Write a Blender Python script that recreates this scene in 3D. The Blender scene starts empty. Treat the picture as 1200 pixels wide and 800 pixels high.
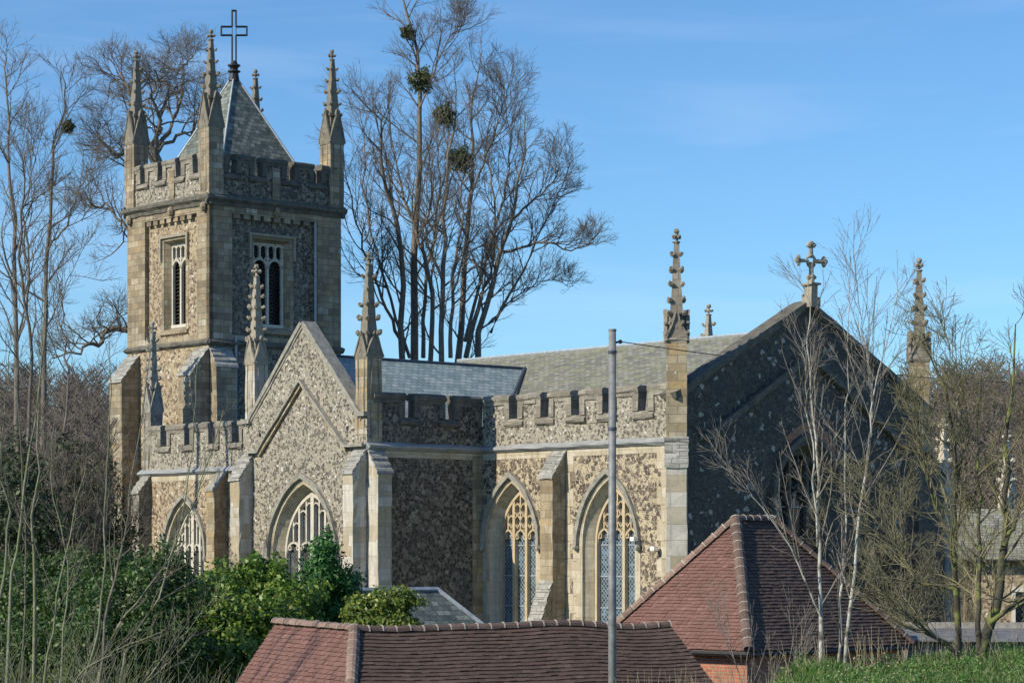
import bpy, bmesh, math, random
import numpy as np
from mathutils import Vector
from mathutils.geometry import tessellate_polygon

# ------------------------------------------------------------------ camera
sc = bpy.context.scene
EYE = 5.6                      # eye height above the low ground by the outbuildings
F = 2923.0                     # focal length in photo pixels (1200 wide)
cam_d = bpy.data.cameras.new('camera'); cam = bpy.data.objects.new('camera', cam_d)
sc.collection.objects.link(cam); sc.camera = cam
cam.location = (0, 0, EYE); cam.rotation_euler = (math.radians(90), 0, 0)
cam_d.sensor_width = 36; cam_d.lens = F/1200*36; cam_d.shift_y = 250/1200
cam_d.clip_start = .5; cam_d.clip_end = 6000

# ------------------------------------------------------------------ light
SUN_EL = math.radians(33)
sd = Vector((-.839, -.545, 0)).normalized()*math.cos(SUN_EL); sd.z = math.sin(SUN_EL)   # towards the sun
w = bpy.data.worlds.new('World'); sc.world = w; w.use_nodes = True
nt = w.node_tree; nt.nodes.clear()
wo = nt.nodes.new('ShaderNodeOutputWorld'); bg = nt.nodes.new('ShaderNodeBackground')
sky = nt.nodes.new('ShaderNodeTexSky'); sky.sky_type = 'NISHITA'; sky.sun_disc = False
sky.sun_elevation = SUN_EL; sky.sun_rotation = math.atan2(sd.x, sd.y)
sky.air_density = 1.0; sky.dust_density = 0.0; sky.ozone_density = 3.0; sky.altitude = 100
tint = nt.nodes.new('ShaderNodeMix'); tint.data_type = 'RGBA'; tint.blend_type = 'MULTIPLY'
tint.inputs[0].default_value = 1; tint.inputs[7].default_value = (.55, .80, 1.0, 1)
nt.links.new(sky.outputs[0], tint.inputs[6])
# thin high cirrus streaks, part of the sky itself
tc = nt.nodes.new('ShaderNodeTexCoord'); mp = nt.nodes.new('ShaderNodeMapping')
mp.inputs['Scale'].default_value = (2.2, 2.2, 16); mp.inputs['Rotation'].default_value = (0, math.radians(9), 0)
nz = nt.nodes.new('ShaderNodeTexNoise'); nz.inputs['Scale'].default_value = 2.2; nz.inputs['Detail'].default_value = 6
nz.inputs['Distortion'].default_value = .6
rp = nt.nodes.new('ShaderNodeValToRGB'); rp.color_ramp.elements[0].position = .5; rp.color_ramp.elements[1].position = .85
rp.color_ramp.elements[1].color = (.16, .16, .16, 1)
cm = nt.nodes.new('ShaderNodeMix'); cm.data_type = 'RGBA'; cm.inputs[7].default_value = (7.5, 8.0, 9.0, 1)
nt.links.new(tc.outputs['Generated'], mp.inputs[0]); nt.links.new(mp.outputs[0], nz.inputs[0])
nt.links.new(nz.outputs[0], rp.inputs[0]); nt.links.new(rp.outputs[0], cm.inputs[0])
nt.links.new(tint.outputs[2], cm.inputs[6]); nt.links.new(cm.outputs[2], bg.inputs[0])
bg.inputs[1].default_value = .134
nt.links.new(bg.outputs[0], wo.inputs[0])
sl = bpy.data.lights.new('sun', 'SUN'); sl.energy = 5.0; sl.angle = math.radians(.53); sl.color = (1, .89, .69)
so = bpy.data.objects.new('sun', sl); sc.collection.objects.link(so); so.location = (-60, -40, 60)
so.rotation_euler = (-sd).to_track_quat('-Z', 'Y').to_euler()
sc.view_settings.view_transform = 'Standard'; sc.view_settings.look = 'None'
sc.view_settings.exposure = .1; sc.view_settings.gamma = 1; sc.view_settings.use_curve_mapping = False

# ------------------------------------------------------------------ scene-graph helpers
COL = sc.collection
def tag(o, label=None, cat=None, group=None, kind=None):
    if label: o['label'] = label
    if cat: o['category'] = cat
    if group: o['group'] = group
    if kind: o['kind'] = kind
    return o
def empty(name, loc, rz, label, cat, group=None):
    o = bpy.data.objects.new(name, None); COL.objects.link(o)
    o.location = loc; o.rotation_euler = (0, 0, rz); o.empty_display_size = .5
    return tag(o, label, cat, group)

def finish(me, name, mats, parent, uv=True):
    for m in (mats if isinstance(mats, (list, tuple)) else [mats]): me.materials.append(m)
    o = bpy.data.objects.new(name, me); COL.objects.link(o)
    if parent is not None: o.parent = parent
    return o

def metric_uv(me):
    """uv in metres: u along the horizontal of each face, v up its slope"""
    nl = len(me.loops)
    if nl == 0: return
    co = np.empty(len(me.vertices)*3, np.float32); me.vertices.foreach_get('co', co); co = co.reshape(-1, 3)
    vi = np.empty(nl, np.int32); me.loops.foreach_get('vertex_index', vi)
    nf = len(me.polygons); nr = np.empty(nf*3, np.float32); me.polygons.foreach_get('normal', nr); nr = nr.reshape(-1, 3)
    lt = np.empty(nf, np.int32); me.polygons.foreach_get('loop_total', lt)
    n = np.repeat(nr, lt, axis=0); p = co[vi]
    t = np.stack([-n[:, 1], n[:, 0], np.zeros(nl)], 1); ln = np.linalg.norm(t, axis=1, keepdims=True)
    flat = ln[:, 0] < 1e-3; t = np.where(flat[:, None], np.array([[1, 0, 0]]), t/np.maximum(ln, 1e-6))
    b = np.cross(n, t); uvl = me.uv_layers.new(name='uv')
    uv = np.stack([(p*t).sum(1), (p*b).sum(1)], 1).astype(np.float32)
    uvl.data.foreach_set('uv', uv.ravel())

class Fr:
    """a wall frame: s runs right along the wall seen from outside, d runs into the wall"""
    def __init__(s, ox, oy, ang):
        s.o = (ox, oy); s.r = (math.cos(ang), math.sin(ang)); s.n = (-math.sin(ang), math.cos(ang))
    def __call__(s, a, d, z):
        return (s.o[0]+a*s.r[0]+d*s.n[0], s.o[1]+a*s.r[1]+d*s.n[1], z)
S = lambda y, x=0: Fr(x, y, 0)                       # faces -y
E_ = lambda x, y=0: Fr(x, y, math.pi/2)              # faces +x
W_ = lambda x, y=0: Fr(x, y, -math.pi/2)             # faces -x
N_ = lambda y, x=0: Fr(x, y, math.pi)                # faces +y

WORN = {'gable_coping', 'parapet', 'buttress', 'weathering', 'kneeler', 'raking_string', 'string_course', 'tower_cornice', 'pinnacle', 'gablets', 'spirelet', 'hood_mould', 'gable_cross'}
class MB:
    def __init__(s): s.v = []; s.f = []; s.m = []
    def add(s, vs, fs, m=0):
        b = len(s.v); s.v += vs
        for f in fs: s.f.append(tuple(i+b for i in f)); s.m.append(m)
    def prism(s, fr, poly, d0, d1, m=0, holes=(), sides=True, back=True):
        loops = [poly]+list(holes)
        pts = [p for l in loops for p in l]; n = len(pts)
        tris = tessellate_polygon([[Vector((p[0], p[1], 0)) for p in l] for l in loops]) if (holes or len(poly) > 4) else [tuple(range(len(poly)))]
        vs = [fr(p[0], d0, p[1]) for p in pts]+[fr(p[0], d1, p[1]) for p in pts]
        fs = [tuple(t) for t in tris]
        if back: fs += [tuple(i+n for i in reversed(t)) for t in tris]
        if sides:
            b = 0
            for l in loops:
                k = len(l)
                for i in range(k): fs.append((b+i, b+(i+1) % k, b+(i+1) % k+n, b+i+n))
                b += k
        s.add(vs, fs, m)
    def box(s, fr, s0, s1, z0, z1, d0, d1, m=0):
        s.prism(fr, [(s0, z0), (s1, z0), (s1, z1), (s0, z1)], d0, d1, m)
    def prof(s, fr, prof, s0, s1, m=0):
        """profile in (d,z) run from s0 to s1"""
        n = len(prof)
        vs = [fr(s0, p[0], p[1]) for p in prof]+[fr(s1, p[0], p[1]) for p in prof]
        fs = [tuple(range(n)), tuple(reversed(range(n, 2*n)))]+[(i, (i+1) % n, (i+1) % n+n, i+n) for i in range(n)]
        s.add(vs, fs, m)
    def loft(s, A, B, m=0, close=False):
        n = len(A); r = range(n if close else n-1)
        s.add(list(A)+list(B), [(i, (i+1) % n, (i+1) % n+n, i+n) for i in r], m)
    def rib(s, fr, pts, wd, d0, d1, m=0):
        """bar of width wd following 2-D points in the wall plane"""
        L = []; R = []
        for i, p in enumerate(pts):
            a = pts[max(i-1, 0)]; b = pts[min(i+1, len(pts)-1)]
            tx, tz = b[0]-a[0], b[1]-a[1]; l = math.hypot(tx, tz) or 1; nx, nz = -tz/l*wd/2, tx/l*wd/2
            L.append((p[0]+nx, p[1]+nz)); R.append((p[0]-nx, p[1]-nz))
        for i in range(len(pts)-1):
            s.prism(fr, [L[i], R[i], R[i+1], L[i+1]], d0, d1, m)
    def ball(s, c, r, m=0, sz=None, n=6, k=4):
        sz = sz or (1, 1, 1); vs = [(c[0], c[1], c[2]+r*sz[2])]; fs = []
        for j in range(1, k):
            ph = math.pi*j/k
            for i in range(n):
                a = 2*math.pi*i/n
                vs.append((c[0]+r*sz[0]*math.sin(ph)*math.cos(a), c[1]+r*sz[1]*math.sin(ph)*math.sin(a), c[2]+r*sz[2]*math.cos(ph)))
        vs.append((c[0], c[1], c[2]-r*sz[2]))
        for i in range(n): fs.append((0, 1+i, 1+(i+1) % n))
        for j in range(k-2):
            for i in range(n): fs.append((1+j*n+i, 1+(j+1)*n+i, 1+(j+1)*n+(i+1) % n, 1+j*n+(i+1) % n))
        l = len(vs)-1
        for i in range(n): fs.append((l, 1+(k-2)*n+(i+1) % n, 1+(k-2)*n+i))
        s.add(vs, fs, m)
    def tube(s, pts, rad, n=6, m=0, cap=True):
        pts = [Vector(p) for p in pts]; vs = []; fs = []
        for i, p in enumerate(pts):
            t = (pts[min(i+1, len(pts)-1)]-pts[max(i-1, 0)]).normalized()
            ref = Vector((0, 0, 1)) if abs(t.z) < .9 else Vector((1, 0, 0))
            a = t.cross(ref).normalized(); b = t.cross(a)
            r = rad[i] if isinstance(rad, (list, tuple)) else rad
            for k in range(n):
                th = 2*math.pi*k/n; vs.append(tuple(p+a*r*math.cos(th)+b*r*math.sin(th)))
        for i in range(len(pts)-1):
            for k in range(n): fs.append((i*n+k, i*n+(k+1) % n, (i+1)*n+(k+1) % n, (i+1)*n+k))
        if cap: fs += [tuple(range(n)), tuple(range((len(pts)-1)*n, len(pts)*n))]
        s.add(vs, fs, m)
    def build(s, name, mats, parent=None, dz=0, smooth=False, label=None):
        me = bpy.data.meshes.new(name)
        me.from_pydata([(a, b, c+dz) for a, b, c in s.v], [], s.f)
        me.polygons.foreach_set('material_index', s.m)
        bm = bmesh.new(); bm.from_mesh(me)
        if name in WORN:          # old masonry: long arrises wander and chip a little
            for _ in range(4):
                le = [e for e in bm.edges if e.calc_length() > .75]
                if not le: break
                bmesh.ops.subdivide_edges(bm, edges=le, cuts=1)
            for v in bm.verts:
                q = (round(v.co.x, 2), round(v.co.y, 2), round(v.co.z, 2)); rr = random.Random(hash(q))
                v.co.x += rr.gauss(0, .011); v.co.y += rr.gauss(0, .011); v.co.z += rr.gauss(0, .011)
        bmesh.ops.recalc_face_normals(bm, faces=bm.faces); bm.to_mesh(me); bm.free()
        if smooth: me.polygons.foreach_set('use_smooth', [True]*len(me.polygons))
        metric_uv(me); me.update()
        o = finish(me, name, mats, parent)
        if label: o['label'] = label
        return o

# ------------------------------------------------------------------ materials
def newmat(name):
    m = bpy.data.materials.new(name); m.use_nodes = True
    return m, m.node_tree, m.node_tree.nodes['Principled BSDF']
def nd(t, typ, **kw):
    n = t.nodes.new(typ)
    for k, v in kw.items():
        if k in n.inputs: n.inputs[k].default_value = v
        else: setattr(n, k, v)
    return n
def ramp(t, stops, interp='LINEAR'):
    n = t.nodes.new('ShaderNodeValToRGB'); cr = n.color_ramp; cr.interpolation = interp
    while len(cr.elements) < len(stops): cr.elements.new(.5)
    for e, (p, c) in zip(cr.elements, stops):
        e.position = p; e.color = (c[0], c[1], c[2], 1) if hasattr(c, '__len__') else (c, c, c, 1)
    return n
def mix(t, fac, a, b, mode='MIX'):
    n = t.nodes.new('ShaderNodeMix'); n.data_type = 'RGBA'; n.blend_type = mode
    for i, v in ((0, fac), (6, a), (7, b)):
        if isinstance(v, bpy.types.NodeSocket): t.links.new(v, n.inputs[i])
        elif i == 0: n.inputs[0].default_value = v
        else: n.inputs[i].default_value = (v[0], v[1], v[2], 1)
    return n.outputs[2]
def noise(t, vec, scale, detail=3, rough=.6, dist=0):
    n = nd(t, 'ShaderNodeTexNoise', Scale=scale, Detail=detail, Roughness=rough, Distortion=dist)
    if vec is not None: t.links.new(vec, n.inputs['Vector'])
    return n.outputs[0]
def bump(t, b, h, strength, dist):
    n = nd(t, 'ShaderNodeBump', Strength=strength, Distance=dist)
    t.links.new(h, n.inputs['Height']); t.links.new(n.outputs[0], b.inputs['Normal'])
def coords(t, kind='Object'):
    return t.nodes.new('ShaderNodeTexCoord').outputs[kind]

def flint(name, mortar, stops, scale, dens, wear, wcol):
    m, t, b = newmat(name)
    oc = coords(t)
    wob = nd(t, 'ShaderNodeTexNoise', Scale=scale*1.1, Detail=3.0); t.links.new(oc, wob.inputs['Vector'])
    off = nd(t, 'ShaderNodeVectorMath', operation='MULTIPLY_ADD'); off.inputs[1].default_value = (.9/scale,)*3
    t.links.new(wob.outputs[1], off.inputs[0]); t.links.new(oc, off.inputs[2]); vec = off.outputs[0]
    def layer(sc_, dn, ed, v):
        v1 = nd(t, 'ShaderNodeTexVoronoi', Scale=sc_); t.links.new(v, v1.inputs['Vector'])
        v2 = nd(t, 'ShaderNodeTexVoronoi', Scale=sc_, feature='DISTANCE_TO_EDGE'); t.links.new(v, v2.inputs['Vector'])
        sep = t.nodes.new('ShaderNodeSeparateColor'); t.links.new(v1.outputs['Color'], sep.inputs[0])
        pr = nd(t, 'ShaderNodeMath', operation='LESS_THAN'); pr.inputs[1].default_value = dn; t.links.new(sep.outputs[1], pr.inputs[0])
        em = ramp(t, [(ed, 0), (ed+.07, 1)]); t.links.new(v2.outputs['Distance'], em.inputs[0])
        ml = nd(t, 'ShaderNodeMath', operation='MULTIPLY'); t.links.new(pr.outputs[0], ml.inputs[0]); t.links.new(em.outputs[0], ml.inputs[1])
        fc = ramp(t, stops, 'CONSTANT'); t.links.new(sep.outputs[0], fc.inputs[0])
        return fc.outputs[0], ml.outputs[0], v2.outputs['Distance']
    fine = noise(t, oc, 45, 3); mid = noise(t, oc, 13, 3)
    big = noise(t, oc, .9, 5, .65)
    mcol = mix(t, big, tuple(c*.68 for c in mortar), tuple(min(1, c*1.22) for c in mortar))
    mcol = mix(t, .5, mcol, mix(t, fine, (.15,)*3, (.85,)*3), 'OVERLAY')
    c2, k2, d2 = layer(scale*2.3, .45, .10, oc)
    col = mix(t, k2, mcol, c2)
    c1, k1, d1 = layer(scale, dens, .035, vec)
    fcol = mix(t, .55, c1, mix(t, mid, (.1,)*3, (.9,)*3), 'OVERLAY')
    col = mix(t, k1, col, fcol)
    wr = ramp(t, [(.46, 0), (.72, 1)]); t.links.new(noise(t, oc, .55, 6, .7), wr.inputs[0])
    ml = nd(t, 'ShaderNodeMath', operation='MULTIPLY'); ml.inputs[1].default_value = wear; t.links.new(wr.outputs[0], ml.inputs[0])
    col = mix(t, ml.outputs[0], col, wcol)
    t.links.new(col, b.inputs['Base Color'])
    hh = nd(t, 'ShaderNodeMath', operation='MULTIPLY'); t.links.new(k1, hh.inputs[0]); t.links.new(mid, hh.inputs[1])
    bump(t, b, hh.outputs[0], .7, .05)
    gl = ramp(t, [(0, .9), (1, .5)]); t.links.new(k1, gl.inputs[0]); t.links.new(gl.outputs[0], b.inputs['Roughness'])
    return m

def ashlar(name, stops, joint, bw=.62, bh=.29, stain=(.12, .11, .09), st=.5, js=.012):
    m, t, b = newmat(name); b.inputs['Roughness'].default_value = .85
    uv = coords(t, 'UV'); oc = coords(t)
    br = nd(t, 'ShaderNodeTexBrick'); br.offset = .5
    br.inputs['Color1'].default_value = (0, 0, 0, 1); br.inputs['Color2'].default_value = (1, 1, 1, 1); br.inputs['Mortar'].default_value = (.5, .5, .5, 1)
    br.inputs['Scale'].default_value = 1; br.inputs['Mortar Size'].default_value = js; br.inputs['Mortar Smooth'].default_value = .3
    br.inputs['Brick Width'].default_value = bw; br.inputs['Row Height'].default_value = bh
    t.links.new(uv, br.inputs['Vector'])
    c = ramp(t, stops); t.links.new(br.outputs['Color'], c.inputs[0])
    n1 = noise(t, oc, 6, 5, .7); n2 = noise(t, oc, .9, 5, .65)
    col = mix(t, .55, c.outputs[0], mix(t, n1, (.15,)*3, (.85,)*3), 'OVERLAY')
    col = mix(t, br.outputs['Fac'], col, joint)
    sr = ramp(t, [(.45, 0), (.7, 1)]); t.links.new(n2, sr.inputs[0])
    ml = t.nodes.new('ShaderNodeMath'); ml.operation = 'MULTIPLY'; ml.inputs[1].default_value = st
    t.links.new(sr.outputs[0], ml.inputs[0])
    col = mix(t, ml.outputs[0], col, stain)
    mpn = nd(t, 'ShaderNodeMapping'); mpn.inputs['Scale'].default_value = (3.2, 3.2, .3); t.links.new(oc, mpn.inputs[0])
    kr = ramp(t, [(.48, 0), (.72, .6)]); t.links.new(noise(t, mpn.outputs[0], 1.6, 5, .65), kr.inputs[0])
    col = mix(t, kr.outputs[0], col, stain)
    lr = ramp(t, [(.66, 0), (.70, 1)]); t.links.new(noise(t, oc, 3.3, 4, .7), lr.inputs[0])
    col = mix(t, lr.outputs[0], col, (.55, .52, .44))
    t.links.new(col, b.inputs['Base Color'])
    ad = t.nodes.new('ShaderNodeMath'); ad.operation = 'SUBTRACT'; t.links.new(n1, ad.inputs[0]); t.links.new(br.outputs['Fac'], ad.inputs[1])
    bump(t, b, ad.outputs[0], .5, .02)
    return m

def slate(name, stops, bw, bh, lich, lcol, rough=.45, coat=0):
    m, t, b = newmat(name); b.inputs['Roughness'].default_value = rough
    uv = coords(t, 'UV'); oc = coords(t)
    br = nd(t, 'ShaderNodeTexBrick'); br.offset = .5
    br.inputs['Color1'].default_value = (0, 0, 0, 1); br.inputs['Color2'].default_value = (1, 1, 1, 1); br.inputs['Mortar'].default_value = (.5, .5, .5, 1)
    br.inputs['Scale'].default_value = 1; br.inputs['Mortar Size'].default_value = .012; br.inputs['Mortar Smooth'].default_value = .4
    br.inputs['Brick Width'].default_value = bw; br.inputs['Row Height'].default_value = bh
    t.links.new(uv, br.inputs['Vector'])
    c = ramp(t, stops); t.links.new(br.outputs['Color'], c.inputs[0])
    n1 = noise(t, oc, 8, 4, .7)
    col = mix(t, .5, c.outputs[0], mix(t, n1, (.2,)*3, (.8,)*3), 'OVERLAY')
    col = mix(t, br.outputs['Fac'], col, (.03, .035, .04))
    mpn = nd(t, 'ShaderNodeMapping'); mpn.inputs['Scale'].default_value = (1.0, 3.2, 3.2); mpn.inputs['Rotation'].default_value = (0, 0, .5); t.links.new(oc, mpn.inputs[0])
    lr = ramp(t, [(.46, 0), (.66, 1)]); t.links.new(noise(t, mpn.outputs[0], 1.4, 6, .75), lr.inputs[0])
    ml = t.nodes.new('ShaderNodeMath'); ml.operation = 'MULTIPLY'; ml.inputs[1].default_value = lich; t.links.new(lr.outputs[0], ml.inputs[0])
    col = mix(t, ml.outputs[0], col, lcol)
    t.links.new(col, b.inputs['Base Color'])
    sepx = t.nodes.new('ShaderNodeSeparateXYZ'); t.links.new(uv, sepx.inputs[0])
    md = t.nodes.new('ShaderNodeMath'); md.operation = 'DIVIDE'; md.inputs[1].default_value = bh; t.links.new(sepx.outputs[1], md.inputs[0])
    fr = t.nodes.new('ShaderNodeMath'); fr.operation = 'FRACT'; t.links.new(md.outputs[0], fr.inputs[0])
    iv = t.nodes.new('ShaderNodeMath'); iv.operation = 'MULTIPLY_ADD'; iv.inputs[1].default_value = -1; iv.inputs[2].default_value = 1; t.links.new(fr.outputs[0], iv.inputs[0])
    ad = t.nodes.new('ShaderNodeMath'); ad.operation = 'ADD'; t.links.new(iv.outputs[0], ad.inputs[0])
    m2 = t.nodes.new('ShaderNodeMath'); m2.operation = 'MULTIPLY'; m2.inputs[1].default_value = .4; t.links.new(n1, m2.inputs[0]); t.links.new(m2.outputs[0], ad.inputs[1])
    bump(t, b, ad.outputs[0], .7, .03)
    return m

def plain(name, c1, c2, scale=8, rough=.7, metal=0, bs=.3, bd=.01, island=0, det=4):
    m, t, b = newmat(name); b.inputs['Roughness'].default_value = rough; b.inputs['Metallic'].default_value = metal
    oc = coords(t); n = noise(t, oc, scale, det, .65)
    r = ramp(t, [(.3, c1), (.7, c2)]); t.links.new(n, r.inputs[0]); col = r.outputs[0]
    if island:
        g = t.nodes.new('ShaderNodeNewGeometry')
        rr = ramp(t, [(0, 1-island), (1, 1+island)]); t.links.new(g.outputs['Random Per Island'], rr.inputs[0])
        col = mix(t, 1, col, rr.outputs[0], 'MULTIPLY')
    t.links.new(col, b.inputs['Base Color'])
    if bs: bump(t, b, n, bs, bd)
    return m

def leafmat(name, stops, rough=.45, trans=.25):
    m, t, b = newmat(name); b.inputs['Roughness'].default_value = rough
    g = t.nodes.new('ShaderNodeNewGeometry')
    r = ramp(t, stops); t.links.new(g.outputs['Random Per Island'], r.inputs[0])
    oc = coords(t); n = noise(t, oc, .9, 3)
    col = mix(t, .5, r.outputs[0], mix(t, n, (.2,)*3, (.8,)*3), 'OVERLAY')
    t.links.new(col, b.inputs['Base Color'])
    tr = t.nodes.new('ShaderNodeBsdfTranslucent'); t.links.new(col, tr.inputs[0])
    ms = t.nodes.new('ShaderNodeMixShader'); ms.inputs[0].default_value = trans
    out = t.nodes['Material Output']; t.links.new(b.outputs[0], ms.inputs[1]); t.links.new(tr.outputs[0], ms.inputs[2]); t.links.new(ms.outputs[0], out.inputs[0])
    return m

def barkmat(name, c1, c2, c3=None, scale=3):
    m, t, b = newmat(name); b.inputs['Roughness'].default_value = .85
    oc = coords(t); mpn = nd(t, 'ShaderNodeMapping'); mpn.inputs['Scale'].default_value = (1, 1, .35); t.links.new(oc, mpn.inputs[0])
    n = noise(t, mpn.outputs[0], scale*4, 4, .7)
    r = ramp(t, [(.35, c1), (.65, c2)]); t.links.new(n, r.inputs[0]); col = r.outputs[0]
    if c3:
        r2 = ramp(t, [(.5, 0), (.6, 1)]); t.links.new(noise(t, oc, scale*1.3, 3), r2.inputs[0]); col = mix(t, r2.outputs[0], col, c3)
    t.links.new(col, b.inputs['Base Color']); return m

def tilemat(name, c1, c2, c3):
    m, t, b = newmat(name); b.inputs['Roughness'].default_value = .8
    g = t.nodes.new('ShaderNodeNewGeometry'); oc = coords(t)
    r = ramp(t, [(0, c3), (.25, c1), (.6, c2), (.9, c1), (1, tuple(x*1.2 for x in c2))]); t.links.new(g.outputs['Random Per Island'], r.inputs[0])
    n = noise(t, oc, 1.2, 5, .7)
    col = mix(t, .6, r.outputs[0], mix(t, n, (.25,)*3, (.72,)*3), 'OVERLAY')
    l = ramp(t, [(.62, 0), (.72, .6)]); t.links.new(noise(t, oc, 7, 4, .7), l.inputs[0])
    col = mix(t, l.outputs[0], col, tuple(min(.2, x*1.3) for x in (c2[0]*.9, c2[1]*1.1, c2[2])))
    t.links.new(col, b.inputs['Base Color']); bump(t, b, noise(t, oc, 30, 3), .3, .006)
    return m

def glassmat(name, base, lat=.11, lead=(.10, .12, .14), diag=True, rough=.12):
    m, t, b = newmat(name); b.inputs['Roughness'].default_value = rough; b.inputs['Specular IOR Level'].default_value = .8
    uv = coords(t, 'UV'); mpn = nd(t, 'ShaderNodeMapping'); t.links.new(uv, mpn.inputs[0])
    if diag: mpn.inputs['Rotation'].default_value = (0, 0, math.radians(45))
    br = nd(t, 'ShaderNodeTexBrick'); br.offset = 0
    br.inputs['Color1'].default_value = (0, 0, 0, 1); br.inputs['Color2'].default_value = (1, 1, 1, 1); br.inputs['Mortar'].default_value = (.5, .5, .5, 1)
    br.inputs['Scale'].default_value = 1; br.inputs['Mortar Size'].default_value = .010
    br.inputs['Brick Width'].default_value = lat; br.inputs['Row Height'].default_value = lat
    t.links.new(mpn.outputs[0], br.inputs['Vector'])
    c = ramp(t, [(0, base), (.6, tuple(x*1.8 for x in base)), (1, tuple(min(1, x*3.2) for x in base))]); t.links.new(br.outputs['Color'], c.inputs[0])
    gr = ramp(t, [(.38, 0), (.62, 1)]); t.links.new(noise(t, coords(t), 2.6, 4, .7), gr.inputs[0])
    gc = mix(t, gr.outputs[0], mix(t, 1, c.outputs[0], (.4, .38, .38), 'MULTIPLY'), c.outputs[0])
    col = mix(t, br.outputs['Fac'], gc, lead)
    t.links.new(col, b.inputs['Base Color'])
    rr = ramp(t, [(0, rough), (1, .6)]); t.links.new(br.outputs['Fac'], rr.inputs[0]); t.links.new(rr.outputs[0], b.inputs['Roughness'])
    nn = noise(t, uv, 9, 2); bump(t, b, nn, .25, .01)
    return m

DK = (.018, .018, .022)
M = {}
M['flint_chancel'] = flint('knapped flint in cream mortar', (.45, .385, .27), [(0, (.07, .052, .046)), (.35, (.115, .088, .075)), (.62, (.18, .14, .11)), (.8, (.36, .31, .23)), (.92, (.07, .06, .06))], 6.6, .66, .2, (.33, .29, .21))
M['flint_gable'] = flint('weathered grey flint', (.36, .325, .26), [(0, (.07, .062, .056)), (.3, (.14, .125, .108)), (.55, (.29, .27, .23)), (.80, (.42, .40, .345)), (.95, (.6, .58, .53))], 10.5, .60, .3, (.25, .235, .19))
M['flint_tower'] = flint('ochre flint rubble', (.41, .335, .225), [(0, (.10, .07, .052)), (.28, (.19, .135, .09)), (.5, (.29, .215, .145)), (.75, (.40, .335, .245)), (.94, (.58, .55, .49))], 8.5, .64, .2, (.30, .255, .175))
M['flint_shade'] = flint('shade toned flint with grey mortar', (.24, .215, .165), [(0, (.028, .026, .028)), (.45, (.055, .05, .048)), (.75, (.10, .088, .075)), (.93, (.30, .28, .235))], 6.6, .72, .3, (.15, .14, .12))  # darker flint for walls turned from the sun, shade painted into it
M['flint_east_shade'] = flint('east flint with painted shade', (.11, .10, .08), [(0, (.018, .018, .021)), (.5, (.034, .034, .036)), (.8, (.065, .06, .052)), (.93, (.36, .35, .31))], 5.6, .74, .35, (.06, .06, .055))  # east gable stands in shade; its near-black tone is that shade as colour
OST = [(0, (.24, .185, .11)), (.3, (.34, .275, .175)), (.55, (.40, .345, .25)), (.8, (.37, .265, .125)), (1, (.48, .44, .36))]
M['stone'] = ashlar('ochre limestone ashlar', OST, (.20, .18, .135), st=.45)
M['stone_cream'] = ashlar('cream dressed stone', [(0, (.36, .31, .22)), (.5, (.47, .42, .32)), (1, (.52, .48, .39))], (.34, .30, .22), bw=.8, bh=.42, st=.2, stain=(.24, .2, .14), js=.007)
M['stone_grey'] = ashlar('weathered grey limestone', [(0, (.19, .17, .14)), (.5, (.26, .24, .20)), (1, (.33, .305, .26))], (.14, .13, .11), st=.6, stain=(.13, .12, .105))
M['stone_pale'] = ashlar('pale dressed limestone', [(0, (.47, .45, .40)), (.5, (.55, .525, .475)), (.8, (.38, .32, .22)), (1, (.50, .45, .36))], (.30, .27, .215), bw=1.1, bh=.55, st=.3, stain=(.22, .2, .165), js=.008)
M['stone_tower'] = ashlar('brown streaked limestone', [(0, (.22, .17, .11)), (.35, (.31, .255, .175)), (.7, (.38, .33, .24)), (.88, (.34, .245, .135)), (1, (.50, .46, .38))], (.14, .125, .095), st=.7, stain=(.105, .095, .075))
M['stone_plain'] = plain('carved limestone', (.22, .195, .155), (.37, .335, .27), 5, .85, 0, .4, .02)
M['stone_window'] = plain('golden tracery stone', (.40, .32, .21), (.56, .46, .32), 3, .85, 0, .2, .01)
M['stone_white'] = plain('pale tracery stone', (.46, .43, .37), (.60, .57, .50), 3, .85, 0, .2, .01)
M['coping'] = plain('lichened coping stone', (.17, .165, .145), (.36, .35, .31), 4.5, .85, 0, .6, .03, det=6)
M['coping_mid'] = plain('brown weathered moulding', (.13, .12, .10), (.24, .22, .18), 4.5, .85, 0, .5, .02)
M['coping_dark_shade'] = plain('dark coping stone with painted shade', (.06, .06, .055), (.16, .15, .125), 3, .85, 0, .5, .02)  # dark stone; on the east and north sides its darkness is painted shade
M['cap'] = slate('stone weathering slabs', [(0, (.2, .2, .185)), (1, (.38, .375, .35))], .5, .2, .5, (.42, .42, .38), .8)
M['string'] = plain('lead topped string course', (.22, .235, .245), (.34, .35, .36), 2, .6, 0, .3, .01)
M['slate'] = slate('blue green slates', [(0, (.20, .27, .27)), (.5, (.28, .35, .35)), (1, (.38, .43, .42))], .3, .21, .12, (.38, .4, .3), .35)
M['slate_lichen'] = slate('lichened stone slates', [(0, (.17, .165, .145)), (.5, (.24, .235, .205)), (1, (.33, .32, .29))], .3, .16, .85, (.25, .265, .12), .55)
M['slate_spire'] = slate('green brown slates', [(0, (.06, .075, .065)), (.5, (.11, .13, .11)), (1, (.24, .26, .23))], .26, .2, .35, (.27, .3, .25), .5)
M['lead'] = plain('weathered lead', (.24, .28, .32), (.42, .46, .5), 5, .5, .1, .2, .01)
M['lead_dark'] = plain('dark lead', (.04, .05, .07), (.08, .1, .13), 5, .5, .1, .2, .01)
M['iron'] = plain('black painted iron', (.012, .012, .014), (.03, .03, .033), 20, .5, .3, .1, .005)
M['glass_blue'] = glassmat('leaded blue glass', (.05, .085, .12), .12, (.25, .29, .32))
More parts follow.
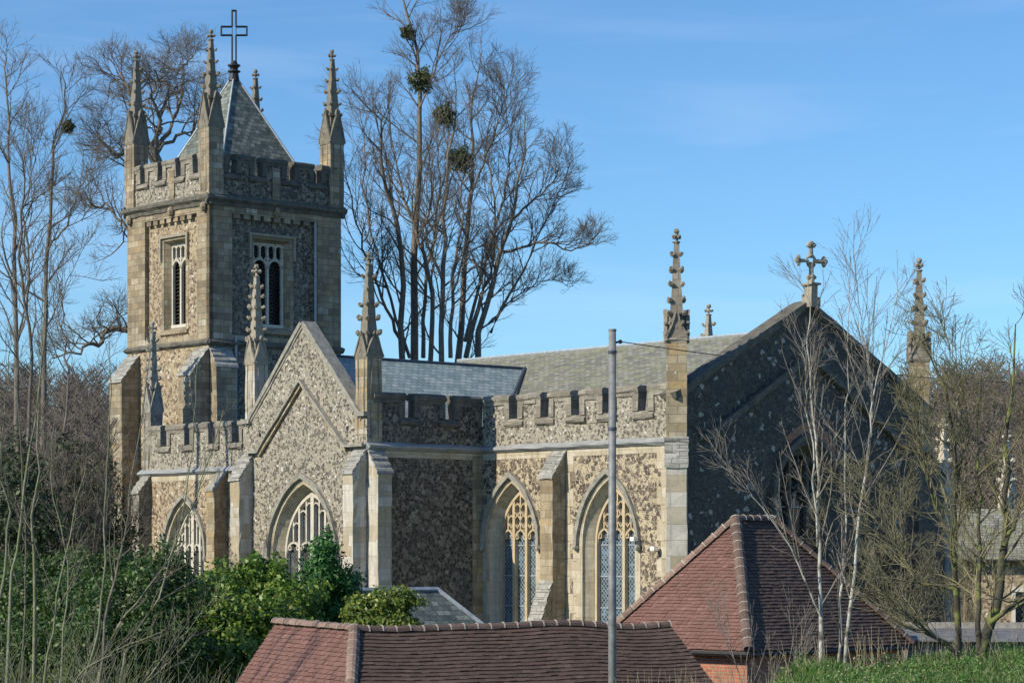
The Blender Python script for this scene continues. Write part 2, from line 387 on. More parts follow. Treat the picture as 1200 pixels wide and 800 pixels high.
M['glass_grey'] = glassmat('leaded grey glass', (.05, .055, .06), .12, (.12, .12, .12))
M['glass_dark'] = glassmat('dark louvred opening', (.012, .012, .014), .14, (.09, .085, .07))
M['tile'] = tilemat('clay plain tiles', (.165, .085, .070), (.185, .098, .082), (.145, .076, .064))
M['tile_shade'] = tilemat('old clay tiles with painted shade', (.085, .055, .043), (.105, .068, .054), (.065, .044, .036))  # darkened copy for the right-hand slopes, their shade put into the colour
M['ridge'] = plain('clay ridge tiles', (.085, .058, .05), (.16, .11, .09), 6, .85, 0, .4, .01, .3)
M['ridge_pale'] = plain('buff ridge tiles', (.15, .095, .075), (.27, .19, .15), 6, .85, 0, .4, .01, .3)
M['mortar'] = plain('pale bedding mortar', (.26, .22, .18), (.5, .46, .4), 9, .9, 0, .3, .01)
M['brick'] = ashlar('red brick', [(0, (.3, .09, .05)), (.5, (.42, .14, .075)), (1, (.35, .16, .1))], (.35, .28, .22), .225, .075, st=.15, js=.01)
M['boards'] = plain('weathered grey boards', (.14, .135, .125), (.27, .26, .24), 9, .9, 0, .3, .01, .35)
M['roof_sheet'] = plain('weathered sheet roofing', (.09, .09, .09), (.22, .22, .22), 2.5, .7, 0, .2, .01)
M['pole'] = plain('galvanised grey steel', (.13, .138, .145), (.27, .28, .285), 7, .6, .15, .3, .004, det=6)
M['wire'] = plain('black cable', (.02, .02, .02), (.04, .04, .04), 5, .6)
M['white_paint'] = plain('white paint', (.7, .7, .68), (.8, .8, .78), 5, .5)
M['ground'] = plain('rough grass', (.075, .095, .035), (.15, .155, .075), .8, .95, 0, .6, .1, det=8)
M['laurel'] = leafmat('laurel leaves', [(0, (.04, .10, .018)), (.4, (.10, .20, .03)), (.75, (.19, .30, .045)), (.95, (.30, .38, .07)), (1, (.24, .2, .09))], .45, .35)
M['laurel_dark'] = leafmat('dark evergreen leaves', [(0, (.02, .05, .015)), (.5, (.05, .11, .022)), (.9, (.10, .17, .035)), (1, (.17, .2, .06))], .5, .3)
M['conifer'] = leafmat('conifer foliage', [(0, (.02, .085, .022)), (.6, (.05, .165, .035)), (1, (.09, .23, .05))], .6, .2)
M['bright'] = leafmat('yellow green leaves', [(0, (.06, .11, .02)), (.5, (.15, .22, .035)), (1, (.32, .36, .08))], .4, .35)
M['ivy'] = leafmat('ivy leaves', [(0, (.02, .035, .018)), (.6, (.045, .07, .028)), (1, (.09, .12, .045))], .5, .25)
M['mistle'] = leafmat('mistletoe', [(0, (.03, .05, .015)), (1, (.08, .1, .03))], .6, .2)
M['grass'] = leafmat('nettles and grass', [(0, (.04, .12, .022)), (.45, (.09, .22, .04)), (.72, (.17, .31, .065)), (.86, (.30, .29, .15)), (1, (.42, .38, .24))], .5, .3)
M['straw'] = plain('dead stems', (.22, .19, .12), (.42, .37, .26), 10, .9, 0, 0)
M['bark_grey'] = barkmat('grey brown bark', (.10, .085, .07), (.22, .19, .155))
M['bark_twig'] = barkmat('dark twigs', (.085, .075, .065), (.19, .165, .14))
M['bark_wood'] = barkmat('brown woodland twigs', (.10, .085, .075), (.22, .185, .155))
M['bark_pale'] = barkmat('pale green bark', (.10, .105, .07), (.24, .25, .18), (.14, .17, .07), 4)
M['bark_sap'] = barkmat('grey twigs', (.08, .075, .06), (.18, .165, .13))
M['birch'] = barkmat('white birch bark', (.30, .30, .27), (.52, .52, .47), (.09, .085, .075), 2.2)
M['birch_twig'] = barkmat('pale birch twigs', (.13, .115, .10), (.29, .265, .235))
M['moss_bark'] = barkmat('mossy bark', (.035, .032, .024), (.075, .07, .05), (.15, .17, .045), 2.2)
M['moss_twig'] = barkmat('mossy olive twigs', (.11, .10, .065), (.25, .235, .13))
M['hill'] = plain('wooded hillside floor', (.07, .062, .05), (.15, .13, .10), .6, .95, 0, .8, .3, det=8)

# ------------------------------------------------------------------ terrain (heights are relative to the eye)
def hsm(x, a, b):
    t = np.clip((x-a)/(b-a), 0, 1); return t*t*(3-2*t)
def ground_rel(x, y):
    x = np.asarray(x, float); y = np.asarray(y, float)
    g = np.full(np.broadcast(x, y).shape, -5.6)
    g = g+1.7*hsm(y, 66, 76)
    right = hsm(x, 2.6, 5.0)
    bank = -1.93+.10*np.sin(x*.9)+.06*np.sin(y*1.3+x*2.1)
    g = np.where(y < 60, g+(bank-g)*(1-hsm(y, 42.5, 46.5))*right, g)
    left = -3.3+.1*np.sin(x*.7)
    g = np.where((y < 60), g+np.maximum(left-g, 0)*(1-hsm(y, 38, 43)), g)
    g = np.where(y < 34, np.minimum(g, -1.75), g)
    g = g+15.5*hsm(y, 135, 290)*(1+.10*np.sin(x*.03+.6)+.05*np.sin(x*.09))
    g = g-6*hsm(y, 420, 900)
    return g
def ground_z(x, y): return float(ground_rel(x, y))+EYE
xs = np.concatenate([np.linspace(-1600, -90, 20), np.linspace(-80, -21, 30), np.linspace(-20, 20, 90), np.linspace(21, 80, 30), np.linspace(90, 1600, 20)])
ys = np.concatenate([np.linspace(-40, 28, 12), np.linspace(30, 50, 60), np.linspace(51, 130, 50), np.linspace(135, 420, 60), np.linspace(450, 3000, 20)])
GX, GY = np.meshgrid(xs, ys); GZ = ground_rel(GX, GY)+EYE
nx, ny = len(xs), len(ys)
gm = MB(); gm.v = [tuple(v) for v in np.stack([GX.ravel(), GY.ravel(), GZ.ravel()], 1).tolist()]
for j in range(ny-1):
    for i in range(nx-1):
        a = j*nx+i; gm.f.append((a, a+1, a+nx+1, a+nx)); gm.m.append(0 if ys[j] < 128 else 1)
go = gm.build('ground', [M['ground'], M['hill']], smooth=True); tag(go, kind='structure')

# ------------------------------------------------------------------ THE CHURCH (local x = towards the east end, y = north, z relative to the eye)
CG = ground_z(5, 88)
church = empty('church', (5.96, 85, CG), math.radians(-49), 'flint and limestone parish church with square pinnacled tower, spirelet and battlements', 'church')
CZ = EYE-CG
def cb(mb, name, mats, parent=church, **k):
    """part of the church"""
    return mb.build(name, mats, parent, dz=CZ, **k)
def sub(mb, name, mats, parent): return mb.build(name, mats, parent, dz=CZ)

def arch(c, a, zs, h, n=9, w=0):
    """pointed arch from left spring over apex to right spring"""
    a = a+w; h = h+w*1.3; R = (a*a+h*h)/(2*a); pts = []
    th = math.asin(min(1, h/R))
    if h > R: th = math.pi-th
    for i in range(n+1):
        t = th*i/n; pts.append((c-a+R-R*math.cos(t), zs+R*math.sin(t)))
    r = [(2*c-p[0], p[1]) for p in reversed(pts[:-1])]
    return pts+r
def openloop(c, a, zb, zs, h, w=0):
    A = arch(c, a, zs, h, w=w); return [(c-a-w, zb)]+A+[(c+a+w, zb)]
def archz(x, c, a, zs, h):
    """height of the arch soffit above x"""
    R = (a*a+h*h)/(2*a); q = abs(x-c); cx = -(a-R)      # centre of the right-hand arc is at c+a-R
    t = R*R-(q+R-a)**2
    return zs+math.sqrt(max(t, 0))

def arched_window(fr, c, a, zb, zs, h, rec, splay, kind, stonem, glassm, name='window', hood=True, sm='stone_cream', hm_='coping'):
    mb = MB(); O = openloop(c, a, zb, zs, h); I = openloop(c, a-splay, zb+.1, zs, h-splay*1.3)
    A3 = [fr(p[0], 0, p[1]) for p in O]; mid = [(o[0]*.5+i[0]*.5, o[1]*.5+i[1]*.5) for o, i in zip(O, I)]
    # moulded reveal: a step, a hollow, then the splay
    st1 = openloop(c, a-.07, zb, zs, h-.07*1.3)
    L = [A3, [fr(p[0], .0, p[1]) for p in st1], [fr(p[0], .10, p[1]) for p in st1], [fr(p[0], rec, p[1]) for p in I]]
    for p, q in zip(L[:-1], L[1:]): mb.loft(p, q, close=True)
    # surround of dressed stone
    ring_i = openloop(c, a, zb, zs, h, .0); ring_o = openloop(c, a, zb, zs, h, .22)
    mb.loft([fr(p[0], -.014, p[1]) for p in ring_i], [fr(p[0], -.014, p[1]) for p in ring_o])
    mb.loft([fr(p[0], -.014, p[1]) for p in ring_i], [fr(p[0], .03, p[1]) for p in ring_i])
    mb.loft([fr(p[0], -.014, p[1]) for p in ring_o], [fr(p[0], .03, p[1]) for p in ring_o])
    wo_ = cb(mb, name, M[sm])
    if hood:
        hm = MB(); hi = arch(c, a, zs-.12, h+.12, w=.10); ho = arch(c, a, zs-.12, h+.12, w=.25)
        for q in ((hi, ho, -.16, -.16), (hi, hi, -.16, .02), (ho, ho, -.10, .02), (ho, ho, -.16, -.10)):
            hm.loft([fr(p[0], q[2], p[1]) for p in q[0]], [fr(p[0], q[3], p[1]) for p in q[1]])
        for sx in (hi[0][0]-.07, hi[-1][0]+.07):
            p = fr(sx, -.1, zs-.16); hm.ball(p, .13)
        sub(hm, 'hood_mould', M[hm_], wo_)
    # tracery
    t = MB(); ai = a-splay; hi_ = h-splay*1.3; d0, d1 = rec-.02, rec+.12
    t.loft([fr(p[0], rec-.06, p[1]) for p in openloop(c, ai, zb, zs, hi_)], [fr(p[0], rec-.06, p[1]) for p in openloop(c, ai-.10, zb, zs, hi_-.13)])
    t.loft([fr(p[0], rec-.06, p[1]) for p in openloop(c, ai-.10, zb, zs, hi_-.13)], [fr(p[0], rec+.12, p[1]) for p in openloop(c, ai-.10, zb, zs, hi_-.13)])
    ai -= .08; hi_ -= .1
    def top(x): return archz(x, c, ai, zs, hi_)
    def head(x0, x1, z, hh, wd=.055, cusp=True):
        cx = (x0+x1)/2; hw = (x1-x0)/2
        ap = arch(cx, hw, z, hh, 5); t.rib(fr, ap, wd, d0, d1)
        if cusp:
            for s_ in (-1, 1):
                t.rib(fr, [(cx+s_*hw, z+hh*.35), (cx+s_*hw*.42, z+hh*.38), (cx+s_*hw*.5, z+hh*.72)], wd*.7, d0+.02, d1)
    if kind == 'panel':              # four lights, heavy middle mullion, straight panels above
        n = 4; wl = 2*ai/n
        for i in range(1, n):
            x = c-ai+i*wl; t.rib(fr, [(x, zb), (x, top(x)-.02)], .20 if i == 2 else .11, d0-.03, d1)
        for i in range(n):
            x0 = c-ai+i*wl; zh = zs+.05
            head(x0, x0+wl, zh, .42, .07)
            xm = x0+wl/2; t.rib(fr, [(xm, zh+.42), (xm, top(xm)-.01)], .07, d0, d1)
            for q in (0, 1):
                xa = x0+q*wl/2; xb = xa+wl/2; zz = min(top(xa), top(xb))-.34
                if zz > zh+.5: head(xa, xb, zz, .22, .045, False)
    else:                            # three lights, pierced net tracery above
        n = 3; wl = 2*ai/n
        for i in range(1, n):
            x = c-ai+i*wl; t.rib(fr, [(x, zb), (x, top(x)-.02)], .13, d0-.03, d1)
        for i in range(n):
            x0 = c-ai+i*wl; zh = zs+.0
            head(x0, x0+wl, zh, .52, .07)
            xm = x0+wl/2; t.rib(fr, [(xm, zh+.5), (xm, top(xm)-.01)], .06, d0, d1)
            for q in (0, 1):
                xa = x0+q*wl/2; xb = xa+wl/2
                for k, zz in enumerate((zs+.78, zs+1.22, zs+1.64)):
                    if zz+.3 < min(top(xa), top(xb))+.05:
                        head(xa, xb, zz, .26, .045, False)
                        t.rib(fr, [(xa, zz), ((xa+xb)/2, zz-.2), (xb, zz)], .045, d0, d1)
    sub(t, 'tracery', stonem, wo_)
    if kind == 'net':                # glazing bars
        for zz in (zs-.06, zs-1.2, zs-2.35):
            pass
        for zz in (zs-.06, zs-1.18, zs-2.3):
            gb = MB(); gb.box(fr, c-ai, c+ai, zz-.02, zz+.02, rec+.10, rec+.14); sub(gb, 'saddle_bar', M['lead'], wo_)
    g = MB(); gl = openloop(c, ai+.04, zb, zs, hi_+.05); g.prism(fr, gl, rec+.13, rec+.15)
    sub(g, 'glass', glassm, wo_)
    return O

def rect_belfry(fr, c, a, zb, zt, d, rec, name='belfry_window'):
    """square headed two light window inside its own label mould"""
    mb = MB()
    ou = [(c-a, zb), (c-a, zt), (c+a, zt), (c+a, zb)]; ia = a-.17; inn = [(c-ia, zb+.12), (c-ia, zt-.14), (c+ia, zt-.14), (c+ia, zb+.12)]
    mb.loft([fr(p[0], d, p[1]) for p in ou], [fr(p[0], d+rec, p[1]) for p in inn], close=True)
    o2 = [(c-a-.2, zb-.05), (c-a-.2, zt+.16), (c+a+.2, zt+.16), (c+a+.2, zb-.05)]
    mb.prism(fr, o2, d-.016, d+.02, holes=[ou], back=False)
    mb.prof(fr, [(d, zb-.02), (d-.12, zb-.1), (d-.12, zb-.22), (d, zb-.3)], c-a-.22, c+a+.22)
    o = cb(mb, name, M['stone_tower'])
    h = MB(); wd = .12; x0, x1 = c-a-.26, c+a+.26; z1 = zt+.24
    h.box(fr, x0, x1, z1-wd, z1, d-.13, d+.02); h.box(fr, x0, x0+wd, z1-1.15, z1-wd-.002, d-.13, d+.02); h.box(fr, x1-wd, x1, z1-1.15, z1-wd-.002, d-.13, d+.02)
    sub(h, 'label_mould', M['stone_plain'], o)
    t = MB(); d0, d1 = d+rec-.04, d+rec+.1; z0 = zb+.12; z1 = zt-.14; zm = z1-1.15
    t.rib(fr, [(c, z0), (c, zm+.25)], .12, d0, d1)
    for s_ in (-1, 1): t.rib(fr, [(c+s_*(ia-.04), z0), (c+s_*(ia-.04), z1)], .09, d0, d1)
    t.box(fr, c-ia, c+ia, z0-.02, z0+.12, d0-.05, d1)
    for s_ in (-1, 1):
        cx = c+s_*ia/2; A = arch(cx, ia/2-.02, zm, .42, 5); t.rib(fr, A, .09, d0, d1)
        t.rib(fr, [(cx, zm+.4), (cx, z1)], .07, d0, d1)
        for q in (-1, 1):
            xx = cx+q*ia/4; t.rib(fr, arch(xx, ia/4-.01, z1-.28, .2, 3), .05, d0, d1)
            t.rib(fr, [(xx-ia/4, zm+.55), (xx, zm+.35), (xx+ia/4, zm+.55)], .05, d0, d1)
    t.rib(fr, [(c, zm+.2), (c, z1)], .09, d0, d1)
    t.box(fr, c-ia, c+ia, z1-.08, z1, d0, d1)
    sub(t, 'tracery', M['stone_white'], o)
    lv = MB()
    k = z0+.1
    while k < z1-.1:
        lv.prof(fr, [(d+rec+.10, k), (d+rec+.24, k+.12), (d+rec+.26, k+.12), (d+rec+.12, k-.01)], c-ia, c+ia); k += .17
    lv.box(fr, c-ia, c+ia, z0, z1, d+rec+.28, d+rec+.30)
    sub(lv, 'louvres', M['glass_dark'], o)
    return ou

def parapet(fr, s0, s1, z0, zc, zt, cren, mats, thick=.36, name='parapet', jamb=.27, parent=church):
    """flint band, framed merlons and sloped embrasure sills"""
    mb = MB(); cren = sorted(cren); cz = zc-.34
    mb.box(fr, s0, s1, z0, cz, 0, thick, 0)
    edges = [s0]+[e for c in cren for e in c]+[s1]
    for i in range(0, len(edges), 2):
        a, b = edges[i], edges[i+1]
        if b-a < .05: continue
        ja = jamb if i > 0 else .0; jb = jamb if i+2 < len(edges) else .0
        mb.box(fr, a+ja, b-jb, cz, zt-.22, 0.01, thick, 0); mb.box(fr, a+ja+.002, b-jb-.002, zt-.36, zt-.226, -.043, thick-.01, 1)
        if ja: mb.box(fr, a, a+ja-.002, zc-.02, zt-.225, -.045, thick, 1)
        if jb: mb.box(fr, b-jb+.002, b, zc-.02, zt-.225, -.045, thick, 1)
        mb.prof(fr, [(-.045, zt-.24), (-.09, zt-.16), (-.09, zt-.04), (.04, zt+.03), (thick-.04, zt+.03), (thick+.05, zt-.05), (thick+.05, zt-.22)], a-.03 if ja else a, b+.03 if jb else b, 1)
    for a, b in cren:
        mb.prof(fr, [(-.045, zc-.3), (-.10, zc-.24), (-.10, zc-.16), (0.02, zc-.022), (thick, zc-.022), (thick, zc-.3)], a-jamb+.002, b+jamb-.002, 1)
        mb.box(fr, a-jamb+.002, b+jamb-.002, cz-.001, zc-.302, .012, thick-.01, 0)
    return cb(mb, name, mats, parent)

def string(fr, s0, s1, z, name='string_course', m='string', out=.17, band=True):
    mb = MB(); mb.prof(fr, [(.02, z+.13), (0, z+.13), (-out, z+.02), (-out, z-.05), (-out*.4, z-.13), (0, z-.17), (.02, z-.17)], s0, s1)
    o = cb(mb, name, M[m])
    if band:
        b2 = MB(); b2.box(fr, s0+.02, s1-.02, z-.40, z-.172, -.012, .05); cb(b2, 'stone_band', M['stone_cream'])
    return o

def coping(fr, p, q, th=.2, over=.1, deep=.5, name='gable_coping', m='coping', roll=True):
    mb = MB(); l = math.hypot(q[0]-p[0], q[1]-p[1]); tx, tz = (q[0]-p[0])/l, (q[1]-p[1])/l; nx_, nz_ = -tz, tx
    if nz_ < 0: nx_, nz_ = -nx_, -nz_
    mb.prism(fr, [p, q, (q[0]+nx_*th, q[1]+nz_*th), (p[0]+nx_*th, p[1]+nz_*th)], -over, deep)
    if roll:
        e = .09; a = (p[0]-nx_*e, p[1]-nz_*e); b = (q[0]-nx_*e, q[1]-nz_*e)
        mb.prism(fr, [a, b, (b[0]+nx_*(e-.003), b[1]+nz_*(e-.003)), (a[0]+nx_*(e-.003), a[1]+nz_*(e-.003))], -over*.45, deep*.8)
    return cb(mb, name, M[m])

def buttress(fr, c0, c1, dep, zb, zf, zk, m='stone', cap='cap', lower=None, gab=False):
    mb = MB(); mb.prof(fr, [(.03, zb), (-dep, zb), (-dep, zf), (.03, zk)], c0, c1)
    if lower:
        d2, zf2, zk2 = lower
        mb.prof(fr, [(-dep+.01, zb), (-d2, zb), (-d2, zf2), (-dep+.01, zk2)], c0+.02, c1-.02)
    o = cb(mb, 'buttress', M[m])
    cp = MB(); n = 4
    def slab(d_a, z_a, d_b, z_b, s0, s1):        # overlapping weathering courses
        for i in range(n):
            t0, t1 = i/n, (i+1)/n+.04
            da, za = d_a+(d_b-d_a)*t0, z_a+(z_b-z_a)*t0; db, zb_ = d_a+(d_b-d_a)*min(t1, 1), z_a+(z_b-z_a)*min(t1, 1)
            cp.prof(fr, [(da-.05, za-.03), (da-.03, za+.10), (db, zb_+.04), (db, zb_)], s0, s1)
    slab(-dep-.02, zf, .0, zk, c0-.05, c1+.05)
    if lower:
        sub(cp, 'weathering', M[cap], o); cp = MB(); slab(-d2-.02, zf2, -dep-.002, zk2, c0-.03, c1+.03)
    sub(cp, 'weathering', M[cap], o)
    return o

PR = random.Random(41)
def pinnacle(x, y, ang, w_, z0, zs, zg, zt, m='stone', m2='stone_plain', rows=5, fat=1.0, ogee=False):
    """square shaft, four ogee gablets, crocketed spirelet"""
    mb = MB(); h = w_/2
    frs = []
    for k in range(4):
        a = ang+k*math.pi/2; n = (-math.sin(a), math.cos(a)); frs.append(Fr(x-n[0]*h, y-n[1]*h, a))
    mb.box(frs[0], -h, h, z0, zs, 0, w_)
    o = cb(mb, 'pinnacle', M[m]); g = MB()
    H = zg-zs
    for f_ in frs:
        if ogee: og = [(-h, zs), (-h*1.12, zs+.10), (-h*.80, zs+H*.28), (-h*.45, zs+H*.50), (-h*.2, zs+H*.74), (0, zg)]
        else: og = [(-h, zs-.12), (-h*1.06, zs), (-h*.62, zs+H*.38), (-h*.27, zs+H*.72), (0, zg)]
        poly = og+[(-p[0], p[1]) for p in reversed(og[:-1])]
        g.prism(f_, poly, -.02, h*.92)
        if ogee:
            rim = [(-h*1.16, zs+.06), (-h*.86, zs+H*.30), (-h*.5, zs+H*.53), (-h*.24, zs+H*.78), (0, zg+.06)]
            g.rib(f_, rim, .07, -.085, .03); g.rib(f_, [(-p[0], p[1]) for p in rim], .07, -.085, .03)
            for s_ in (-1, 1):
                for fx, fz in ((.95, .24), (.55, .56)):
                    p = f_(s_*h*fx*1.05, -.03, zs+H*fz+.07); g.ball(p, .085)
        else:
            rim = [(-h*1.14, zs-.05), (-h*.66, zs+H*.40), (-h*.29, zs+H*.74), (0, zg+.05)]
            for q_ in (-1, 1): g.rib(f_, [(q_*p[0], p[1]) for p in rim], .045, -.05, .02)
        if not ogee:      # sunk panel line down each face of the shaft
            g.rib(f_, [(-h*.5, z0+.2), (-h*.5, zs-.1), (0, zs+H*.3), (h*.5, zs-.1), (h*.5, z0+.2)], .035, -.018, .01)
    sub(g, 'gablets', M[m2], o)
    s_ = MB(); zb = zs+.05; r0 = w_*.38*fat; ht = zt-.45; r1 = .08
    def ring(z, r): return [(x+r*math.cos(ang+math.pi/4+k*math.pi/2), y+r*math.sin(ang+math.pi/4+k*math.pi/2), z) for k in range(4)]
    s_.loft(ring(zb, r0*1.41), ring(ht, r1*1.41), close=True)
    for k in range(rows):
        t = (k+.6)/rows; z = zs+H*.62+(ht-.25-(zs+H*.62))*t; r = r0*1.41+(r1*1.41-r0*1.41)*((z-zb)/(ht-zb)); z0_ = z; cs = .112-.03*t
        for q in range(4):
            a = ang+math.pi/4+q*math.pi/2; ca, sa = math.cos(a), math.sin(a)
            if PR.random() < .08: continue
            cs = (.118-.035*t)*PR.uniform(.75, 1.15); z = z0_+PR.uniform(-.03, .03)
            s_.ball((x+(r+.045)*ca, y+(r+.045)*sa, z), cs, sz=(1, 1, .8)); s_.ball((x+(r+.10)*ca, y+(r+.10)*sa, z+.05), cs*.72)
    s_.ball((x, y, ht-.02), .15, sz=(1, 1, .35), n=8)
    for q in range(4):
        a = ang+math.pi/4+q*math.pi/2; s_.ball((x+.13*math.cos(a), y+.13*math.sin(a), ht+.17), .075)
    s_.tube([(x, y, ht), (x, y, zt-.12)], .05, 6); s_.ball((x, y, zt-.1), .105, n=8, k=6)
    sub(s_, 'spirelet', M[m2], o)
    return o

ZB = -4.0                    # foot of the walls
# --- chancel, south wall
fs = S(0)
c1c, c2c = -3.91, -9.12
w1 = openloop(c1c, 1.42, -2.7, .42, 2.32); w2 = openloop(c2c, 1.42, -2.7, .42, 2.32)
mb = MB(); mb.prism(fs, [(-10.75, ZB), (-.5, ZB), (-.5, 3.95), (-10.75, 3.95)], 0, .02, holes=[w1, w2], back=False)
cb(mb, 'chancel_wall', M['flint_chancel'])
for c in (c1c, c2c): arched_window(fs, c, 1.42, -2.7, .42, 2.32, .46, .30, 'net', M['stone_window'], M['glass_blue'])
mb = MB(); mq = MB(); mw = MB()
for zz, wd in [(-2.6+.62*k, (.5 if k % 2 else .28)) for k in range(10)]:
    mb.box(fs, -1.0-wd*.9, -.75, zz, zz+.6, -.013, .03)
    mq.box(fs, -6.11, -6.11+wd*.8, zz, zz+.6, -.013, .03)
    mw.box(fs, c1c-1.64-wd*.7, c1c-1.60, zz-.1, zz+.5 if zz < 0 else zz+.2, -.011, .03) if zz < .6 else None
for q_ in (mb, mq, mw): cb(q_, 'quoins', M['stone_cream'])
string(fs, -10.75, -.9, 3.93)
parapet(fs, -10.75, -.8, 4.05, 5.02, 5.88, [(-9.21, -8.73), (-7.46, -7.02), (-5.82, -5.36), (-4.18, -3.74), (-2.36, -1.86)], [M['flint_gable'], M['stone_grey']])
buttress(fs, -6.8, -6.12, .66, ZB, 2.75, 3.75, 'stone', lower=(1.15, -2.35, -.95))
# small lamps and a camera on the chancel wall
for nm, sx, zz in (('floodlight', -2.35, .55), ('floodlight', -1.35, .22)):
    lb = MB(); lb.box(fs, sx-.10, sx+.10, zz-.06, zz+.08, -.35, -.14); lb.tube([fs(sx, .0, zz-.05), fs(sx, -.2, zz)], .025); cb(lb, nm, M['white_paint'])
# --- east end
fe = E_(-.5)
gz = lambda v, top=8.95, sl_=.53: top-sl_*abs(v-6.65)
ew = openloop(6.65, 1.75, -2.0, 1.8, 2.3)
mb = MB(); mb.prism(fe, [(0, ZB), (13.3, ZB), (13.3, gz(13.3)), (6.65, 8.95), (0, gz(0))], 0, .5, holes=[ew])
cb(mb, 'east_wall', M['flint_east_shade'])
arched_window(fe, 6.65, 1.75, -2.0, 1.8, 2.3, .5, .25, 'net', M['coping_dark_shade'], M['glass_dark'], 'east_window', sm='coping_dark_shade', hm_='coping_dark_shade')  # tracery, surround and hood coloured dark in place of shade
mb = MB(); A0 = arch(6.65, 1.75, 1.8, 2.3, w=.28); A1 = arch(6.65, 1.75, 1.8, 2.3, w=.55); A0, A1 = A0[6:14], A1[6:14]
mb.loft([fe(p[0], -.02, p[1]) for p in A0], [fe(p[0], -.02, p[1]) for p in A1]); cb(mb, 'relieving_arch', M['brick'], label='rusty brick arch over the east window')
for p, q in (((-.12, gz(-.12)), (6.65, 8.95)), ((6.65, 8.95), (13.42, gz(13.42)))):
    coping(fe, p, q, .2, .14, .62, 'gable_coping', 'coping_dark_shade')
mb = MB()
for sgn in (-1, 1):
    p = (6.65+sgn*5.35, 4.0); q = (6.65, 7.15)
    mb.rib(fe, [p, q], .22, -.2, .02)
cb(mb, 'raking_string', M['coping_dark_shade'])
# gable cross
mb = MB(); cx, cy = -.35, 6.65
mb.box(Fr(cx, cy, math.radians(90)), -.24, .24, 8.9, 9.25, -.24, .24); mb.box(Fr(cx, cy, math.radians(90)), -.17, .17, 9.25, 9.75, -.17, .17)
mb.box(Fr(cx, cy, math.radians(90)), -.26, .26, 9.68, 9.76, -.26, .26)
mb.tube([(cx, cy, 9.7), (cx, cy, 10.15)], [.15, .08], 8)
zc_ = 10.55
fx = Fr(cx, cy, math.radians(80))
for k in range(4):
    a = k*math.pi/2
    mb.tube([fx(.12*math.cos(a), 0, zc_+.12*math.sin(a)), fx(.5*math.cos(a), 0, zc_+.5*math.sin(a))], .075, 6)
    for q in (-.9, 0, .9): mb.ball(fx(.52*math.cos(a)+.12*math.cos(a+q*1.2), 0, zc_+.52*math.sin(a)+.12*math.sin(a+q*1.2)), .10)
mb.tube([fx(.2*math.cos(t*math.pi/6), 0, zc_+.2*math.sin(t*math.pi/6)) for t in range(13)], .05, 6)
mb.tube([(cx, cy, 10.0), (cx, cy, 10.5)], .085, 8)
cb(mb, 'gable_cross', M['stone_plain'])
mb = MB(); mb.prism(S(13.3), [(-10.75, ZB), (-.5, ZB), (-.5, 5.2), (-10.75, 5.2)], 0, .02, back=False); cb(mb, 'north_wall', M['flint_shade'])
# --- diagonal corner buttresses with their pinnacles
def diag(x, y, ang, m='stone_pale'):
    f_ = Fr(x, y, ang)
    mb = MB(); mb.prof(f_, [(.5, ZB), (-.62, ZB), (-.62, 3.0), (.5, 3.95)], -.35, .35); o = cb(mb, 'buttress', M[m])
    cp = MB()
    for i in range(4):
        t0, t1 = i/4, (i+1.1)/4; cp.prof(f_, [(-.67+.62*t0, 3.0+.92*t0-.03), (-.65+.62*t0, 3.1+.92*t0), (-.62+.62*t1, 3.06+.92*t1), (-.62+.62*t1, 3.0+.92*t1)], -.40, .40)
    cp.prof(f_, [(.3, 4.03), (-.16, 4.03), (-.2, 3.97), (-.16, 3.87), (.3, 3.87)], -.42, .42)
    sub(cp, 'weathering', M['cap'], o)
diag(-.5, 0, math.pi/4); diag(-.5, 13.3, math.pi*3/4, 'coping_dark_shade')
pinnacle(-.72, .22, math.pi/4, .70, 3.9, 7.25, 8.35, 11.2, 'stone', 'stone_grey', ogee=True)
pinnacle(-.72, 13.08, math.pi*3/4, .70, 3.9, 7.25, 8.35, 11.2, 'stone', 'stone_grey', ogee=True)
# --- main roof
def slab_roof(ridge_y, ridge_z, eave_y, eave_z, x0, x1, name, m, th=.1):
    mb = MB(); mb.v = []; fr = E_(0)
    mb.prism(Fr(x0, 0, math.pi/2), [(eave_y, eave_z), (ridge_y, ridge_z), (ridge_y, ridge_z-th), (eave_y, eave_z-th)], 0, x0-x1)
    return cb(mb, name, M[m])
slab_roof(6.65, 8.1, .38, 4.45, -.8, -20.2, 'nave_roof', 'slate_lichen')
slab_roof(6.66, 8.1, 12.95, 4.45, -.8, -20.2, 'nave_roof', 'slate')
slab_roof(6.65, 6.1, .38, 4.3, -20.2, -33.2, 'nave_roof', 'lead_dark'); slab_roof(6.66, 6.1, 12.95, 4.3, -20.2, -33.2, 'nave_roof', 'lead_dark')
mb = MB(); mb.prism(W_(-20.2, 0), [(-.4, ZB), (-13.3, ZB), (-13.3, 4.4), (-6.65, 8.0), (-.4, 4.4)], 0, .3); cb(mb, 'gable_wall', M['flint_shade'])
mb = MB(); mb.tube([(-.8, 6.65, 8.14), (-20.2, 6.65, 8.14)], .07, 6); cb(mb, 'ridge_roll', M['lead'])
